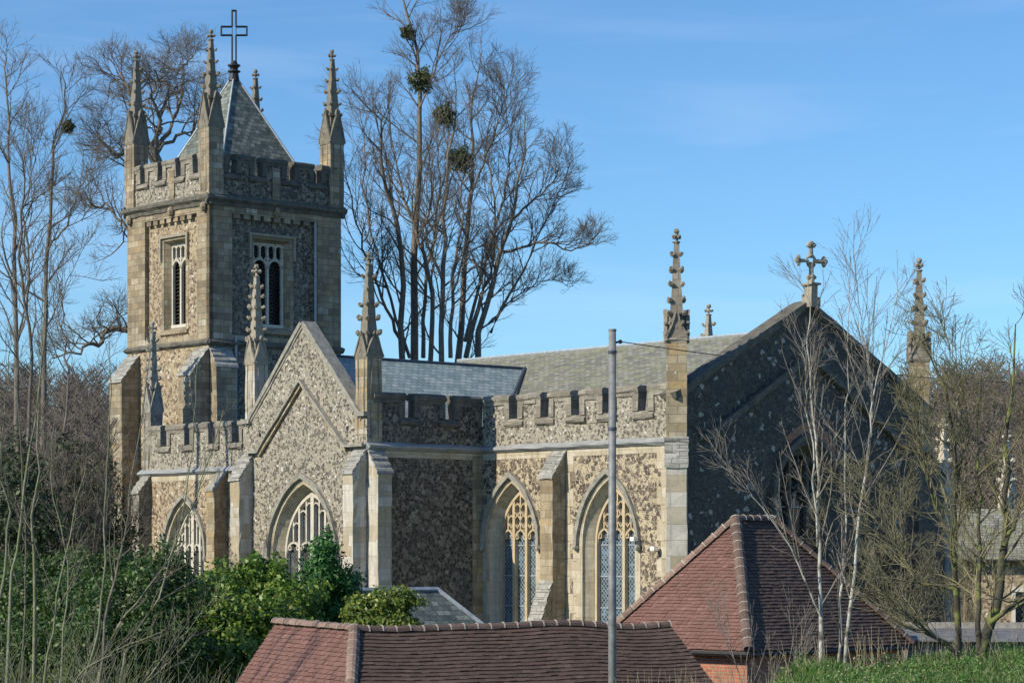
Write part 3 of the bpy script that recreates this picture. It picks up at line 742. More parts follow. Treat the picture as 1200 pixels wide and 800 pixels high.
# --- south transept
TX0, TX1, TC, TY = -18.48, -10.75, -14.62, -5.45
ft = S(TY)
tw = openloop(TC, 2.0, -2.6, 0.0, 2.72)
apz = 8.55
gzl = lambda x: apz-1.02*abs(x-TC)
mb = MB(); mb.prism(ft, [(TX0, ZB), (TX1, ZB), (TX1, 5.0), (TX1-.35, gzl(TX1-.35)), (TC, apz), (TX0+.35, gzl(TX0+.35)), (TX0, 5.0)], 0, .45, holes=[tw])
cb(mb, 'transept_wall', M['flint_gable'])
arched_window(ft, TC, 2.0, -2.6, 0.0, 2.72, .46, .30, 'panel', M['stone_white'], M['glass_grey'])
for p, q in (((TX0+.3, gzl(TX0+.3)), (TC, apz)), ((TC, apz), (TX1-.3, gzl(TX1-.3)))): coping(ft, p, q, .14, .10, .5)
mb = MB()
for sx, sg in ((TX0, 1), (TX1, -1)):
    mb.prof(ft, [(-.14, 5.0), (-.14, 5.16), (.5, 5.16), (.5, 5.0)], min(sx, sx+sg*.55), max(sx, sx+sg*.55))
    cb(mb, 'kneeler', M['coping']); mb = MB()
# raised gable moulding that carries the string course over the window
mb = MB(); gm_ = [(TX0+.3, 3.93), (-17.36, 3.9), (TC, 6.45), (-11.9, 3.95), (TX1-.05, 3.95)]
mb.rib(ft, gm_, .085, -.22, .03)
cb(mb, 'raking_string', M['coping'])
mb = MB(); mb.rib(ft, [(p[0], p[1]-.14) for p in gm_[1:4]], .12, -.12, .03); cb(mb, 'raking_moulding', M['stone'])
mb = MB()
for px_, pz in ((TX0+1.1, 4.55), (TX1-1.15, 4.6)): mb.box(ft, px_-.07, px_+.07, pz-.07, pz+.07, -.01, .02)
cb(mb, 'putlog_holes', M['iron'])
# transept sides
fte = E_(TX1)
mb = MB(); mb.prism(fte, [(TY, ZB), (0, ZB), (0, 3.95), (TY, 3.95)], 0, .02, back=False); cb(mb, 'transept_wall', M['flint_shade'])
string(fte, TY, 0.0, 3.93)
parapet(fte, TY+.3, -.02, 4.05, 5.02, 5.86, [(-3.72, -3.28), (-1.84, -1.40)], [M['flint_shade'], M['coping_dark_shade']])
mb = MB(); mb.box(fte, -.5, -.02, ZB, 3.7, -.02, .03); cb(mb, 'quoins', M['stone']); mb = MB(); mb.box(fte, TY+.05, TY+.55, ZB, 3.7, -.02, .03); cb(mb, 'quoins', M['stone'])
ftw = W_(TX0)
mb = MB(); mb.prism(ftw, [(0, ZB), (-TY, ZB), (-TY, 3.95), (0, 3.95)], 0, .02, back=False); cb(mb, 'transept_wall', M['flint_tower'])
parapet(ftw, 0.02, -TY-.3, 4.05, 5.02, 5.86, [(1.4, 1.84), (3.2, 3.7)], [M['flint_gable'], M['stone_grey']])
# angle buttresses and pinnacles
buttress(ft, TX1-.62, TX1-.02, .62, ZB, 2.93, 3.82, 'stone_pale')
buttress(fte, TY+.02, TY+.66, .60, ZB, 2.93, 3.82, 'stone_pale')
buttress(ft, TX0+.02, TX0+.62, .62, ZB, 2.85, 3.78, 'stone_pale')
buttress(ftw, -TY-.66, -TY-.02, .60, ZB, 2.85, 3.78, 'stone_pale')
pinnacle(TX1-.34, TY+.34, 0, .68, 3.95, 7.2, 8.0, 10.95, 'stone', 'coping_mid', rows=5)
pinnacle(TX0+.40, TY+.34, 0, .62, 3.95, 7.35, 8.3, 11.1, 'stone_pale', 'stone_plain', rows=6)
# transept roof, ridge runs back into the main roof
mb = MB()
for sg in (-1, 1):
    mb.prism(S(-4.95), [(TC, 7.42), (TC+sg*3.5, 4.82), (TC+sg*3.5, 4.72), (TC, 7.32)], 0, 10.45)
cb(mb, 'transept_roof', M['slate'])
mb = MB(); mb.tube([(TC, -4.9, 7.45), (TC, 5.5, 7.45)], .055, 6)
mb.tube([(TX1+.4+.02, .55, 4.84), (TC+.05, 5.45, 7.46)], .07, 5); cb(mb, 'ridge_roll', M['lead_dark'])
# --- north transept behind
mb = MB(); mb.box(S(18.3), -17.0, -10.75, ZB, 5.85, -5, 0); cb(mb, 'north_transept', M['flint_shade'])
pinnacle(-11.0, 18.1, 0, .62, 5.8, 8.3, 9.2, 11.2, 'stone', 'stone_plain', rows=3); pinnacle(-16.75, 18.1, 0, .62, 5.8, 8.2, 9.1, 11.0, 'stone', 'stone_plain', rows=3)
# --- nave aisle west of the transept
wa = openloop(-30.68, 1.5, -2.5, 0.0, 2.35)
mb = MB(); mb.prism(fs, [(-34.0, ZB), (TX0, ZB), (TX0, 3.65), (-34.0, 3.65)], 0, .02, holes=[wa], back=False); cb(mb, 'aisle_wall', M['flint_tower'])
arched_window(fs, -30.68, 1.5, -2.5, 0.0, 2.35, .42, .28, 'panel', M['stone_white'], M['glass_grey'])
arched_window(fs, -24.6, 1.5, -2.5, 0.0, 2.35, .42, .28, 'panel', M['stone_white'], M['glass_grey']) if False else None
string(fs, -34.3, TX0-.1, 3.62)
parapet(fs, -33.5, TX0-.1, 3.74, 4.78, 5.66, [(-32.55, -32.1), (-30.72, -30.27), (-28.86, -28.36), (-27.1, -26.6), (-25.3, -24.85), (-23.4, -22.95), (-21.5, -21.05)], [M['flint_gable'], M['stone_grey']])
buttress(fs, -28.05, -27.45, .68, ZB, 2.7, 3.55, 'stone', 'coping')
mb = MB(); mb.prism(W_(-34.0), [(0, ZB), (-3, ZB), (-3, 5.6), (0, 5.6)], 0, .3); cb(mb, 'aisle_wall', M['flint_tower'])
buttress(fs, -34.0, -33.4, .62, ZB, 2.7, 3.5, 'stone_grey', 'coping'); buttress(W_(-34.0), -.6, 0.0, .6, ZB, 2.7, 3.5, 'stone', 'coping')
pinnacle(-33.72, .3, 0, .62, 3.6, 6.4, 7.6, 10.35, 'stone_grey', 'coping', rows=6)
# --- tower
tx0, tx1, ty0, ty1 = -40.0, -33.2, 2.95, 10.35
TT = 16.05
fS, fE, fW, fN = S(ty0), E_(tx1), W_(tx0), N_(ty1)
mb = MB()
mb.prism(fS, [(tx0, ZB), (tx1, ZB), (tx1, 9.5), (tx0, 9.5)], 0, .02, back=False)
mb.prism(fW, [(-ty1, ZB), (-ty0, ZB), (-ty0, TT), (-ty1, TT)], 0, .02, back=False)
mb.prism(fN, [(-tx1, ZB), (-tx0, ZB), (-tx0, TT), (-tx1, TT)], 0, .02, back=False)
cb(mb, 'tower_wall', M['flint_tower'])
mb = MB(); mb.prism(fE, [(ty0, ZB), (ty1, ZB), (ty1, 9.5), (ty0, 9.5)], 0, .02, back=False); cb(mb, 'tower_wall', M['flint_shade'])
Dp = .22
for fr, a0, a1, pa, pb, wc, wa_, fm in ((fS, tx0, tx1, -38.5, -34.2, -36.3, .90, 'flint_tower'), (fE, ty0, ty1, 4.2, 8.97, 6.53, 1.03, 'flint_shade')):
    zp0, zp1 = 9.95, 15.45
    mb = MB(); hole = [(pa, zp0), (pa, zp1), (pb, zp1), (pb, zp0)]
    mb.prism(fr, [(a0, 9.5), (a1, 9.5), (a1, TT), (a0, TT)], 0, Dp, holes=[hole], back=False)
    # corbel table under the frame
    k = pa+.1
    while k < pb-.3:
        mb.box(fr, k, k+.36, zp1-.22, zp1-.003, .03, Dp-.01); k += .56
    cb(mb, 'tower_frame', M['stone_tower'])
    wh = [(wc-wa_, 10.35), (wc-wa_, 14.45), (wc+wa_, 14.45), (wc+wa_, 10.35)]
    mb = MB(); mb.prism(fr, [(pa, zp0), (pb, zp0), (pb, zp1), (pa, zp1)], Dp, Dp+.02, holes=[wh], back=False, sides=False); cb(mb, 'tower_panel', M[fm])
    rect_belfry(fr, wc, wa_, 10.35, 14.45, Dp, .34)
    string(fr, a0-.1, a1+.1, 9.58, m='coping_dark_shade', band=False); 
mb = MB()
for fr, a0, a1 in ((fS, tx0, tx1), (fE, ty0, ty1), (fW, -ty1, -ty0), (fN, -tx1, -tx0)):
    mb.prof(fr, [(.02, TT+.22), (-.06, TT+.2), (-.24, TT+.06), (-.24, TT-.04), (-.1, TT-.16), (-.06, TT-.3), (.02, TT-.3)], a0-.2, a1+.2)
cb(mb, 'tower_cornice', M['coping_dark_shade'])
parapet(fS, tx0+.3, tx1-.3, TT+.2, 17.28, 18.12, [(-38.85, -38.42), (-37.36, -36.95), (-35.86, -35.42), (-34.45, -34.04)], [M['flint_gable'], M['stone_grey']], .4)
parapet(fE, ty0+.3, ty1-.3, TT+.2, 17.28, 18.12, [(3.95, 4.4), (5.4, 5.85), (7.2, 7.66), (8.75, 9.2)], [M['flint_shade'], M['coping_dark_shade']], .4)
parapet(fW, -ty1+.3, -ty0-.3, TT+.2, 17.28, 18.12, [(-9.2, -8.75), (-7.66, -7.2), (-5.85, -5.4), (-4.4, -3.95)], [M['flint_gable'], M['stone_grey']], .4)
parapet(fN, -tx1+.3, -tx0-.3, TT+.2, 17.28, 18.12, [(34.04, 34.45), (35.42, 35.86), (36.95, 37.36), (38.42, 38.85)], [M['flint_shade'], M['coping_dark_shade']], .4)
mb = MB()
for fr, c in ((fS, -36.15), (fE, 6.6)):
    mb.prof(fr, [(.02, TT+.2), (-.07, TT+.2), (-.07, 17.6), (.02, 17.75)], c-.2, c+.2)
    cb(mb, 'pilaster', M['stone_tower']); mb = MB()
    mb.ball(fr(c, -.12, TT-.35), .16, sz=(1, 1, 1.5)); cb(mb, 'carved_boss', M['stone_tower']); mb = MB()
for x in (tx0+.3, tx1-.3): mb = MB(); mb.ball(fS(x, -.12, TT-.4), .16, sz=(1, 1, 1.5)); cb(mb, 'carved_boss', M['stone_tower'])
for (px_, py_) in ((tx1-.30, ty0+.30), (tx0+.30, ty0+.30), (tx1-.30, ty1-.30), (tx0+.30, ty1-.30)):
    pinnacle(px_, py_, 0, .80, TT+.1, 19.3, 20.8, 23.65, 'stone_tower', 'coping_mid', rows=5, fat=1.0)
mb = MB(); mb.box(fS, tx0+.4, tx1-.4, TT+.1, TT+.3, .4, 7.0); cb(mb, 'tower_deck', M['lead_dark'])
# spirelet roof with lead hips
tcx, tcy = (tx0+tx1)/2, (ty0+ty1)/2; ap = (tcx, tcy, 22.55); hb = 2.9; zb_ = 16.5
cs = [(tcx-hb, tcy-hb, zb_), (tcx+hb, tcy-hb, zb_), (tcx+hb, tcy+hb, zb_), (tcx-hb, tcy+hb, zb_)]
mb = MB(); mb.add(cs+[ap], [(0, 1, 4), (1, 2, 4), (2, 3, 4), (3, 0, 4)]); sp = cb(mb, 'spire', M['slate_spire'])
mb = MB()
for c in cs: mb.tube([c, ap], [.07, .045], 5)
sub(mb, 'lead_hips', M['lead'], sp)
mb = MB(); mb.tube([(tcx, tcy, 22.2), (tcx, tcy, 22.75), (tcx, tcy, 22.9), (tcx, tcy, 23.15)], [.26, .17, .24, .1], 10)
for z in (22.62, 22.9): mb.tube([(tcx, tcy, z), (tcx, tcy, z+.06)], .30, 10)
fcx = Fr(tcx, tcy, math.radians(49))
def bar(a, b, r=.05): mb.tube([fcx(a[0], 0, a[1]), fcx(b[0], 0, b[1])], r, 4)
zt_, za_, zb2 = 25.5, 24.75, 24.35
for s_ in (-1, 1):
    bar((s_*.09, 23.1), (s_*.09, zb2)); bar((s_*.09, za_), (s_*.09, zt_)); bar((s_*.09, zb2), (s_*.09, za_), .02)
    bar((s_*.09, zb2), (s_*.6, zb2)); bar((s_*.09, za_), (s_*.6, za_)); bar((s_*.6, zb2-.03), (s_*.6, za_+.03))
bar((-.12, zt_), (.12, zt_))
cb(mb, 'spire_cross', M['iron'])
# tower buttresses
buttress(fS, tx1-1.02, tx1-.02, .98, ZB, 8.05, 9.3, 'stone_tower', 'cap'); buttress(fE, ty0+.02, ty0+1.12, .55, ZB, 8.45, 9.3, 'stone_tower', 'cap')
buttress(fS, tx0+.02, tx0+1.05, .98, ZB, 8.05, 9.3, 'stone_tower', 'cap'); buttress(fW, -ty0-1.1, -ty0-.02, .8, ZB, 8.2, 9.3, 'stone_tower', 'cap')
buttress(fE, ty1-1.1, ty1-.02, .5, ZB, 8.45, 9.3, 'stone_tower', 'cap')
# rainwater pipes
mb = MB(); mb.tube([fE(8.8, -.08, 9.8), fE(8.8, -.08, 15.4)], .06, 6); cb(mb, 'downpipe', M['lead'])
mb = MB(); mb.tube([fE(4.35, -.08, 4.0), fE(4.35, -.08, 9.9)], .06, 6); cb(mb, 'downpipe', M['lead'])
# two slim pinnacles of the far north-east side, on tall shafts
pinnacle(-1.85, 15.9, 0, .5, ZB, 2.6, 3.3, 5.3, 'stone_pale', 'stone_white', rows=4)
pinnacle(-1.85, 19.85, 0, .5, ZB, 2.3, 3.0, 5.0, 'stone_pale', 'stone_white', rows=4)

# ------------------------------------------------------------------ outbuildings with real plain tiles
rng = random.Random(5)
def tile_facet(mb, P0, sdir, updir, nrm, H, lf, rf, gauge=.1, tw=.165, sag=None, r=rng):
    """courses of single tiles; P0 eave origin, lf/rf give the s-limits at height h up the slope"""
    n = int(H/gauge); P0 = Vector(P0); sdir = Vector(sdir); updir = Vector(updir); nrm = Vector(nrm)
    for k in range(n+1):
        h0 = k*gauge; h1 = min(h0+gauge*1.25, H); a, b = lf(h0+gauge*.5), rf(h0+gauge*.5)
        if b-a < .05: continue
        s = a-(tw/2 if k % 2 else 0)
        while s < b:
            s0, s1 = max(s, a), min(s+tw-.004, b); s += tw
            if s1-s0 < .02: continue
            lo = .034+r.uniform(-.006, .010); l2 = lo+r.uniform(-.006, .006); jb = r.uniform(-.009, .009)-(r.uniform(.01, .035) if r.random() < .012 else 0)
            q = []
            for ss, hh, nn in ((s0, h0+jb, lo), (s1, h0+jb, l2), (s1, h1, .008), (s0, h1, .008)):
                p = P0+sdir*ss+updir*hh+nrm*nn
                if sag: p = p+Vector((0, 0, sag(ss, hh)))
                q.append(p)
            q2 = [q[0]-nrm*.026, q[1]-nrm*.026]
            mb.add([tuple(v) for v in q+q2], [(0, 1, 2, 3), (4, 5, 1, 0), (4, 0, 3), (5, 1, 2)])
def ridge_line(parent, a, b, r=.12, m='ridge', step=.33, sag=None, name='ridge_tiles', mort=True):
    a, b = Vector(a), Vector(b); L = (b-a).length; t = (b-a)/L; side = t.cross(Vector((0, 0, 1))).normalized(); up = side.cross(t)
    mb = MB(); n = max(1, int(round(L/step)))
    for i in range(n):
        p0 = a+t*(L*i/n); p1 = a+t*(L*(i+1)/n-.018); rr = r*rng.uniform(.95, 1.06); tl = rng.uniform(-.012, .012)
        if sag: p0 = p0+Vector((0, 0, sag(L*i/n))); p1 = p1+Vector((0, 0, sag(L*(i+1)/n)))
        p0 = p0+up*tl; p1 = p1-up*tl
        A = [tuple(p0+side*math.cos(x)*rr*1.05+up*(math.sin(x)*rr-.02)) for x in [math.pi*k/6 for k in range(7)]]
        B = [tuple(p1+side*math.cos(x)*rr+up*(math.sin(x)*rr-.02)) for x in [math.pi*k/6 for k in range(7)]]
        mb.loft(A, B, 0)
        if mort:
            q0 = p1-t*.004; q1 = p1+t*.022
            C_ = [[tuple(q+side*math.cos(x)*(rr+.012)+up*(math.sin(x)*(rr+.012)-.02)) for x in [math.pi*k/6 for k in range(7)]] for q in (q0, q1)]
            mb.loft(C_[0], C_[1], 1); mb.add(C_[0], [tuple(range(7))], 1); mb.add(C_[1], [tuple(range(7))], 1)
    return mb.build(name, [M[m], M['mortar']], parent)

def local_parent(o, parent):
    """keep world placement while parenting to an unrotated empty"""
    o.parent = parent; o.matrix_parent_inverse = parent.matrix_basis.inverted(); return o

# -- foreground L shaped roof
a_ = math.radians(24.6); L1 = Vector((-math.sin(a_), math.cos(a_), 0)); M1 = Vector((math.cos(a_), math.sin(a_), 0)); UP = Vector((0, 0, 1))
R1 = Vector((-3.16, 50.0, EYE-1.50)); pl, pr = math.radians(55), math.radians(31)
drop = 2.0; LL, LR = 4.75, 7.15
gz1 = ground_z(-2, 50)
b1 = empty('outbuilding', (R1.x, R1.y, gz1), 0, 'low outbuilding with long sagging brown tiled roof nearest the camera', 'outbuilding')
aL = drop/math.tan(pl); bR = drop/math.tan(pr)
sagf = lambda s, h=0: -.05*math.sin(s*1.05+.3)*math.sin(s*.42)-.02*math.sin(s*2.3)
# left facet: falls along -M1, eave line lies aL out and drop below
upL = (M1*math.cos(pl)+UP*math.sin(pl)); nL = (-M1*math.sin(pl)+UP*math.cos(pl))
H_L = drop/math.sin(pl); H_R = drop/math.sin(pr)
mb = MB(); P = R1-M1*aL-UP*drop
# s runs along -L1 (towards the hip); hip reaches out bR at the eave
tile_facet(mb, P, -L1, upL, nL, H_L, lambda h: -LL, lambda h: bR*(1-h/H_L)-.03, .105)
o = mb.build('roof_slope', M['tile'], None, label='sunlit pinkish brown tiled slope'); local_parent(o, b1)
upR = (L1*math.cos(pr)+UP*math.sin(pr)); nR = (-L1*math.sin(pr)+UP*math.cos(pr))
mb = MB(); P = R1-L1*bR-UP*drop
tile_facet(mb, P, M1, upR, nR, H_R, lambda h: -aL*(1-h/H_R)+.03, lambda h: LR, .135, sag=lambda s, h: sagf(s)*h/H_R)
o = mb.build('roof_slope', M['tile_shade'], None, label='long shaded dark brown tiled slope'); local_parent(o, b1)
mb = MB()   # under-slabs, back slopes
def quad3(*p): mb.add([tuple(q) for q in p], [tuple(range(len(p)))])
dn = UP*.03
quad3(R1-dn, R1+L1*LL-dn, R1+L1*LL-M1*aL-UP*(drop+.03), R1-M1*aL-L1*bR-UP*(drop+.03))
quad3(R1-dn, R1+M1*LR-dn*3, R1+M1*LR-L1*bR-UP*(drop+.03), R1-M1*aL-L1*bR-UP*(drop+.03))
quad3(R1-dn, R1+L1*LL-dn, R1+L1*LL+M1*1.4-UP*drop, R1+L1*bR*.8+M1*1.4-UP*drop)
quad3(R1-dn, R1+M1*LR-dn*3, R1+M1*LR+L1*bR-UP*drop, R1+M1*1.4+L1*bR*.8-UP*drop)
o = mb.build('roof_deck', M['tile_shade'], None); local_parent(o, b1)
mb = MB()
def wallq(a, b, z0, z1):
    mb.add([(a.x, a.y, z0), (b.x, b.y, z0), (b.x, b.y, z1), (a.x, a.y, z1)], [(0, 1, 2, 3)])
ze = R1.z-drop+.08; ins = .2
c0 = R1-M1*(aL-ins)-L1*(bR-ins); cR = R1+M1*(LR-.1)-L1*(bR-ins); cL = R1+L1*(LL-.1)-M1*(aL-ins); cRb = R1+M1*(LR-.1)+L1*(bR-ins); cLb = R1+L1*(LL-.1)+M1*1.3
for p, q in ((c0, cR), (c0, cL), (cR, cRb), (cL, cLb)): wallq(p, q, gz1-.3, ze)
g1, g2 = R1+M1*(LR-.1), R1+L1*(LL-.1)
mb.add([(cR.x, cR.y, ze), (cRb.x, cRb.y, ze), (g1.x, g1.y, R1.z-.1)], [(0, 1, 2)]); mb.add([(cL.x, cL.y, ze), (cLb.x, cLb.y, ze), (g2.x, g2.y, R1.z-.1)], [(0, 1, 2)])
o = mb.build('wall', M['brick'], None); local_parent(o, b1)
for o in (ridge_line(None, R1+UP*.03, R1+L1*LL+UP*.05, .11, 'ridge_pale', .36), ridge_line(None, R1+UP*.02, R1+M1*LR+UP*.0, .11, 'ridge', .3, lambda s: sagf(s), mort=True),
          ridge_line(None, R1-M1*aL-L1*bR-UP*(drop-.03), R1+UP*.04, .12, 'ridge_pale', .3)): local_parent(o, b1)

# -- hipped roof behind, right
a2 = math.radians(44.7); L2 = Vector((-math.sin(a2), math.cos(a2), 0)); M2 = Vector((math.cos(a2), math.sin(a2), 0))
E2 = Vector((5.31, 56.0, EYE-2.165)); W2 = 2.4; RL = 1.36; RI = 2.98; gz2 = ground_z(6, 58)
b2 = empty('outbuilding', (E2.x, E2.y, gz2), 0, 'square brick outbuilding under steep hipped red tile roof beside the birches', 'outbuilding')
p2 = math.atan2(RI, W2); H2 = RI/math.sin(p2)
up1 = M2*math.cos(p2)+UP*math.sin(p2); n1 = -M2*math.sin(p2)+UP*math.cos(p2)       # facet facing -M2 (lit)
mb = MB(); tile_facet(mb, E2, L2, up1, n1, H2, lambda h: W2*h/H2+.02, lambda h: 2*W2-W2*h/H2-.02, .1)
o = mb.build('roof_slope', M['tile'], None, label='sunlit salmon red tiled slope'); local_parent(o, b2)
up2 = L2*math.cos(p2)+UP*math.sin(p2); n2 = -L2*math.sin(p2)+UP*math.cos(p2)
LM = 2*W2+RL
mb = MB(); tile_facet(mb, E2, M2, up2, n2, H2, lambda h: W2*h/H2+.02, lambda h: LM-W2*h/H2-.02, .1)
o = mb.build('roof_slope', M['tile_shade'], None, label='shaded dark tiled slope'); local_parent(o, b2)
cA = E2; cB = E2+M2*LM; cC = cB+L2*2*W2; cD = E2+L2*2*W2; rA = E2+M2*W2+L2*W2+UP*RI; rB = rA+M2*RL
mb = MB()
quad3(cA-dn, cD-dn, rA-dn*2); quad3(cA-dn, cB-dn, rB-dn*2, rA-dn*2); quad3(cB, cC, rB-dn); quad3(cC, cD, rA-dn, rB-dn); quad3(cA-dn*2, cB-dn*2, cC-dn*2, cD-dn*2)
o = mb.build('roof_deck', M['tile_shade'], None); local_parent(o, b2)
mb = MB(); i2 = .25
q = [cA+(L2+M2)*i2, cB+(L2-M2)*i2, cC-(L2+M2)*i2, cD+(M2-L2)*i2]
for k in range(4): wallq(q[k], q[(k+1) % 4], gz2-.3, E2.z-.05)
o = mb.build('wall', M['brick'], None); local_parent(o, b2)
mb = MB()
for p, s_ in ((cA, M2*LM), (cA, L2*2*W2)):
    d_ = s_.normalized(); out = -L2 if s_ is not None and abs(d_.dot(M2)) > .9 else -M2
    mb.tube([p-d_*.05+out*.04-UP*.07, p+s_+out*.04-UP*.07], .055, 6)
o = mb.build('gutter', M['iron'], None); local_parent(o, b2)
for o in (ridge_line(None, cA+UP*.04, rA+UP*.05, .13, 'ridge', .30), ridge_line(None, cD+UP*.04, rA+UP*.05, .12, 'ridge_pale', .33), ridge_line(None, rA+UP*.05, rB+UP*.05, .12, 'ridge', .3),
          ridge_line(None, cB+UP*.03, rB+UP*.05, .12, 'ridge', .3)): local_parent(o, b2)
mb = MB(); mb.tube([E2-M2*.02+L2*2.2-UP*.1, E2-M2*.02+L2*2.2-UP*3.4], .045, 6)
# -- small slate roof with lead hips between
a3 = math.radians(41); L3 = Vector((-math.sin(a3), math.cos(a3), 0)); M3 = Vector((math.cos(a3), math.sin(a3), 0))
B3 = Vector((-2.35, 78, EYE-1.07)); gz3 = ground_z(-3, 78)
b3 = empty('outbuilding', (B3.x, B3.y, gz3), 0, 'small slate roofed lean building with pale lead hip beneath transept', 'outbuilding')
w3, d3, l3 = 2.1, 2.3, 3.2
rl = B3-M3*l3; c1_, c2_, c3_, c4_ = B3+M3*w3-L3*w3-UP*d3, B3+M3*w3+L3*w3-UP*d3, rl+L3*w3-UP*d3-M3*w3, rl-L3*w3-UP*d3-M3*w3
mb = MB(); quad3(rl, B3, c1_, c4_); quad3(B3, c2_, c1_); quad3(rl, B3, c2_, c3_); quad3(rl, c3_, c4_)
o = mb.build('roof', M['slate_spire'], None); local_parent(o, b3)
mb = MB()
for p, q in ((B3, c1_), (B3, c2_), (rl, B3), (rl, c4_)): mb.tube([p, q], .085, 5)
o = mb.build('lead_hips', M['lead'], None); local_parent(o, b3)
mb = MB(); qs = [c*.9+(B3+rl)*.05 for c in (c1_, c2_, c3_, c4_)]
for k in range(4): wallq(qs[k], qs[(k+1) % 4], gz3-.3, c1_.z+.1)
o = mb.build('wall', M['flint_gable'], None); local_parent(o, b3)

# -- stone house far right
H0 = Vector((16.1, 88.6, 0)); gh = ground_z(18, 89)
house = empty('house', (H0.x, H0.y, gh), math.radians(-9), 'tan stone house with grey tiled roof behind trees at far right', 'house')
fh = Fr(0, 0, 0); ev = EYE-gh-.05; HD = 4.6
mb = MB(); hw = [(1.75, ev-2.35), (1.75, ev-1.25), (3.35, ev-1.25), (3.35, ev-2.35)]; hw2 = [(x+4.2, z) for x, z in hw]
mb.prism(fh, [(0, -.3), (11, -.3), (11, ev), (0, ev)], 0, .3, holes=[hw, hw2]); mb.box(W_(0), -HD, 0, -.3, ev, 0, .3); mb.box(E_(11), 0, HD, -.3, ev, 0, .3); mb.box(fh, 0, 11, -.3, ev, HD-.3, HD)
mb.prism(W_(0.02), [(-.05, ev), (-HD/2, ev+1.5), (-HD+.05, ev)], 0, .3)
mb.build('wall', M['flint_tower'], house)
mb = MB(); mb.prism(W_(-.25), [(.35, ev-.12), (-HD/2, ev+1.72), (-HD-.35, ev-.12), (-HD-.3, ev-.22), (-HD/2, ev+1.6), (.3, ev-.22)], 0, 11.5); mb.build('roof', M['slate_lichen'], house)
for w_ in (hw, hw2):
    x0, x1, z0, z1 = w_[0][0], w_[2][0], w_[0][1], w_[1][1]
    f_ = MB(); f_.prism(fh, [(x0-.14, z0-.14), (x1+.14, z0-.14), (x1+.14, z1+.18), (x0-.14, z1+.18)], -.04, .05, holes=[w_]); f_.box(fh, (x0+x1)/2-.05, (x0+x1)/2+.05, z0, z1, .1, .16)
    fo = f_.build('window', M['stone_white'], house); p = MB(); p.box(fh, x0, x1, z0, z1, .17, .19); p.build('pane', M['glass_dark'], fo)
mb = MB(); mb.tube([fh(-.2, -.42, ev-.16), fh(11.2, -.42, ev-.16)], .07, 6); mb.build('gutter', M['iron'], house)
mb = MB(); mb.box(fh, 6.1, 7.0, ev+1.2, ev+2.4, 2.0, 2.7); mb.box(fh, 6.0, 7.1, ev+2.402, ev+2.55, 1.9, 2.8); mb.build('chimney', M['brick'], house)

# -- timber shed
gs = ground_z(11, 64)
shed = empty('shed', (9.9, 62, gs), math.radians(-6), 'long grey timber shed with pale sheet roof beyond the grass bank', 'shed')
mb = MB(); h_ = EYE-2.14-gs
k = 0
while k < 7.2: mb.box(fh, k, k+.14, -.2, h_+rng.uniform(-.02, .02), 0+rng.uniform(0, .01), .03); k += .15
mb.box(W_(0), -3, -.04, -.2, h_, 0, .04); mb.box(E_(7.2), .04, 3, -.2, h_, 0, .04); mb.box(fh, 0, 7.2, -.2, h_+.4, 2.96, 3.0)
mb.build('board_walls', M['boards'], shed)
mb = MB(); mb.prof(fh, [(-.25, h_+.0), (-.25, h_+.04), (3.2, h_+.26), (3.2, h_+.20)], -.2, 7.4); mb.build('roof', M['roof_sheet'], shed)
# ------------------------------------------------------------------ pole and wire
PX, PY = 1.77, 44.0
pg = ground_z(PX, PY)
pole = MB(); pole.tube([(0, 0, -.3), (0, 0, EYE+3.95-pg)], [.078, .066], 14)
po = pole.build('shaft', M['pole'], None, smooth=True)
pe = empty('utility_pole', (PX, PY, pg), 0, 'plain grey steel pole standing in front of the chancel', 'utility pole'); po.parent = pe
cp = MB(); cp.tube([(0, 0, EYE+3.95-pg), (0, 0, EYE+3.98-pg)], .075, 14); cp.build('cap', M['pole'], pe)
for zz in (2.2, 3.55):
    bn = MB(); bn.tube([(0, 0, EYE+zz-pg), (0, 0, EYE+zz+.05-pg)], .082, 14); bn.box(Fr(0, 0, 0), -.02, .02, EYE+zz-pg, EYE+zz+.05-pg, -.115, -.07); bn.build('strap', M['lead_dark'], pe)
hk = MB(); hk.tube([(-.02, 0, EYE+3.72-pg), (.12, 0, EYE+3.76-pg)], .02, 6); hk.ball((.14, 0, EYE+3.76-pg), .04); hk.build('insulator', M['iron'], pe)
def wirepts(a, b, sag, n=24):
    return [tuple(Vector(a).lerp(Vector(b), i/n)-Vector((0, 0, sag*4*(i/n)*(1-i/n)))) for i in range(n+1)]
wr = MB(); wr.tube(wirepts((PX+.14, PY, EYE+3.76), (12.6, 60, EYE+4.12), .12), .009, 5)
tag(wr.build('overhead_wire', M['wire']), 'thin black cable running right from the grey pole', 'wire')

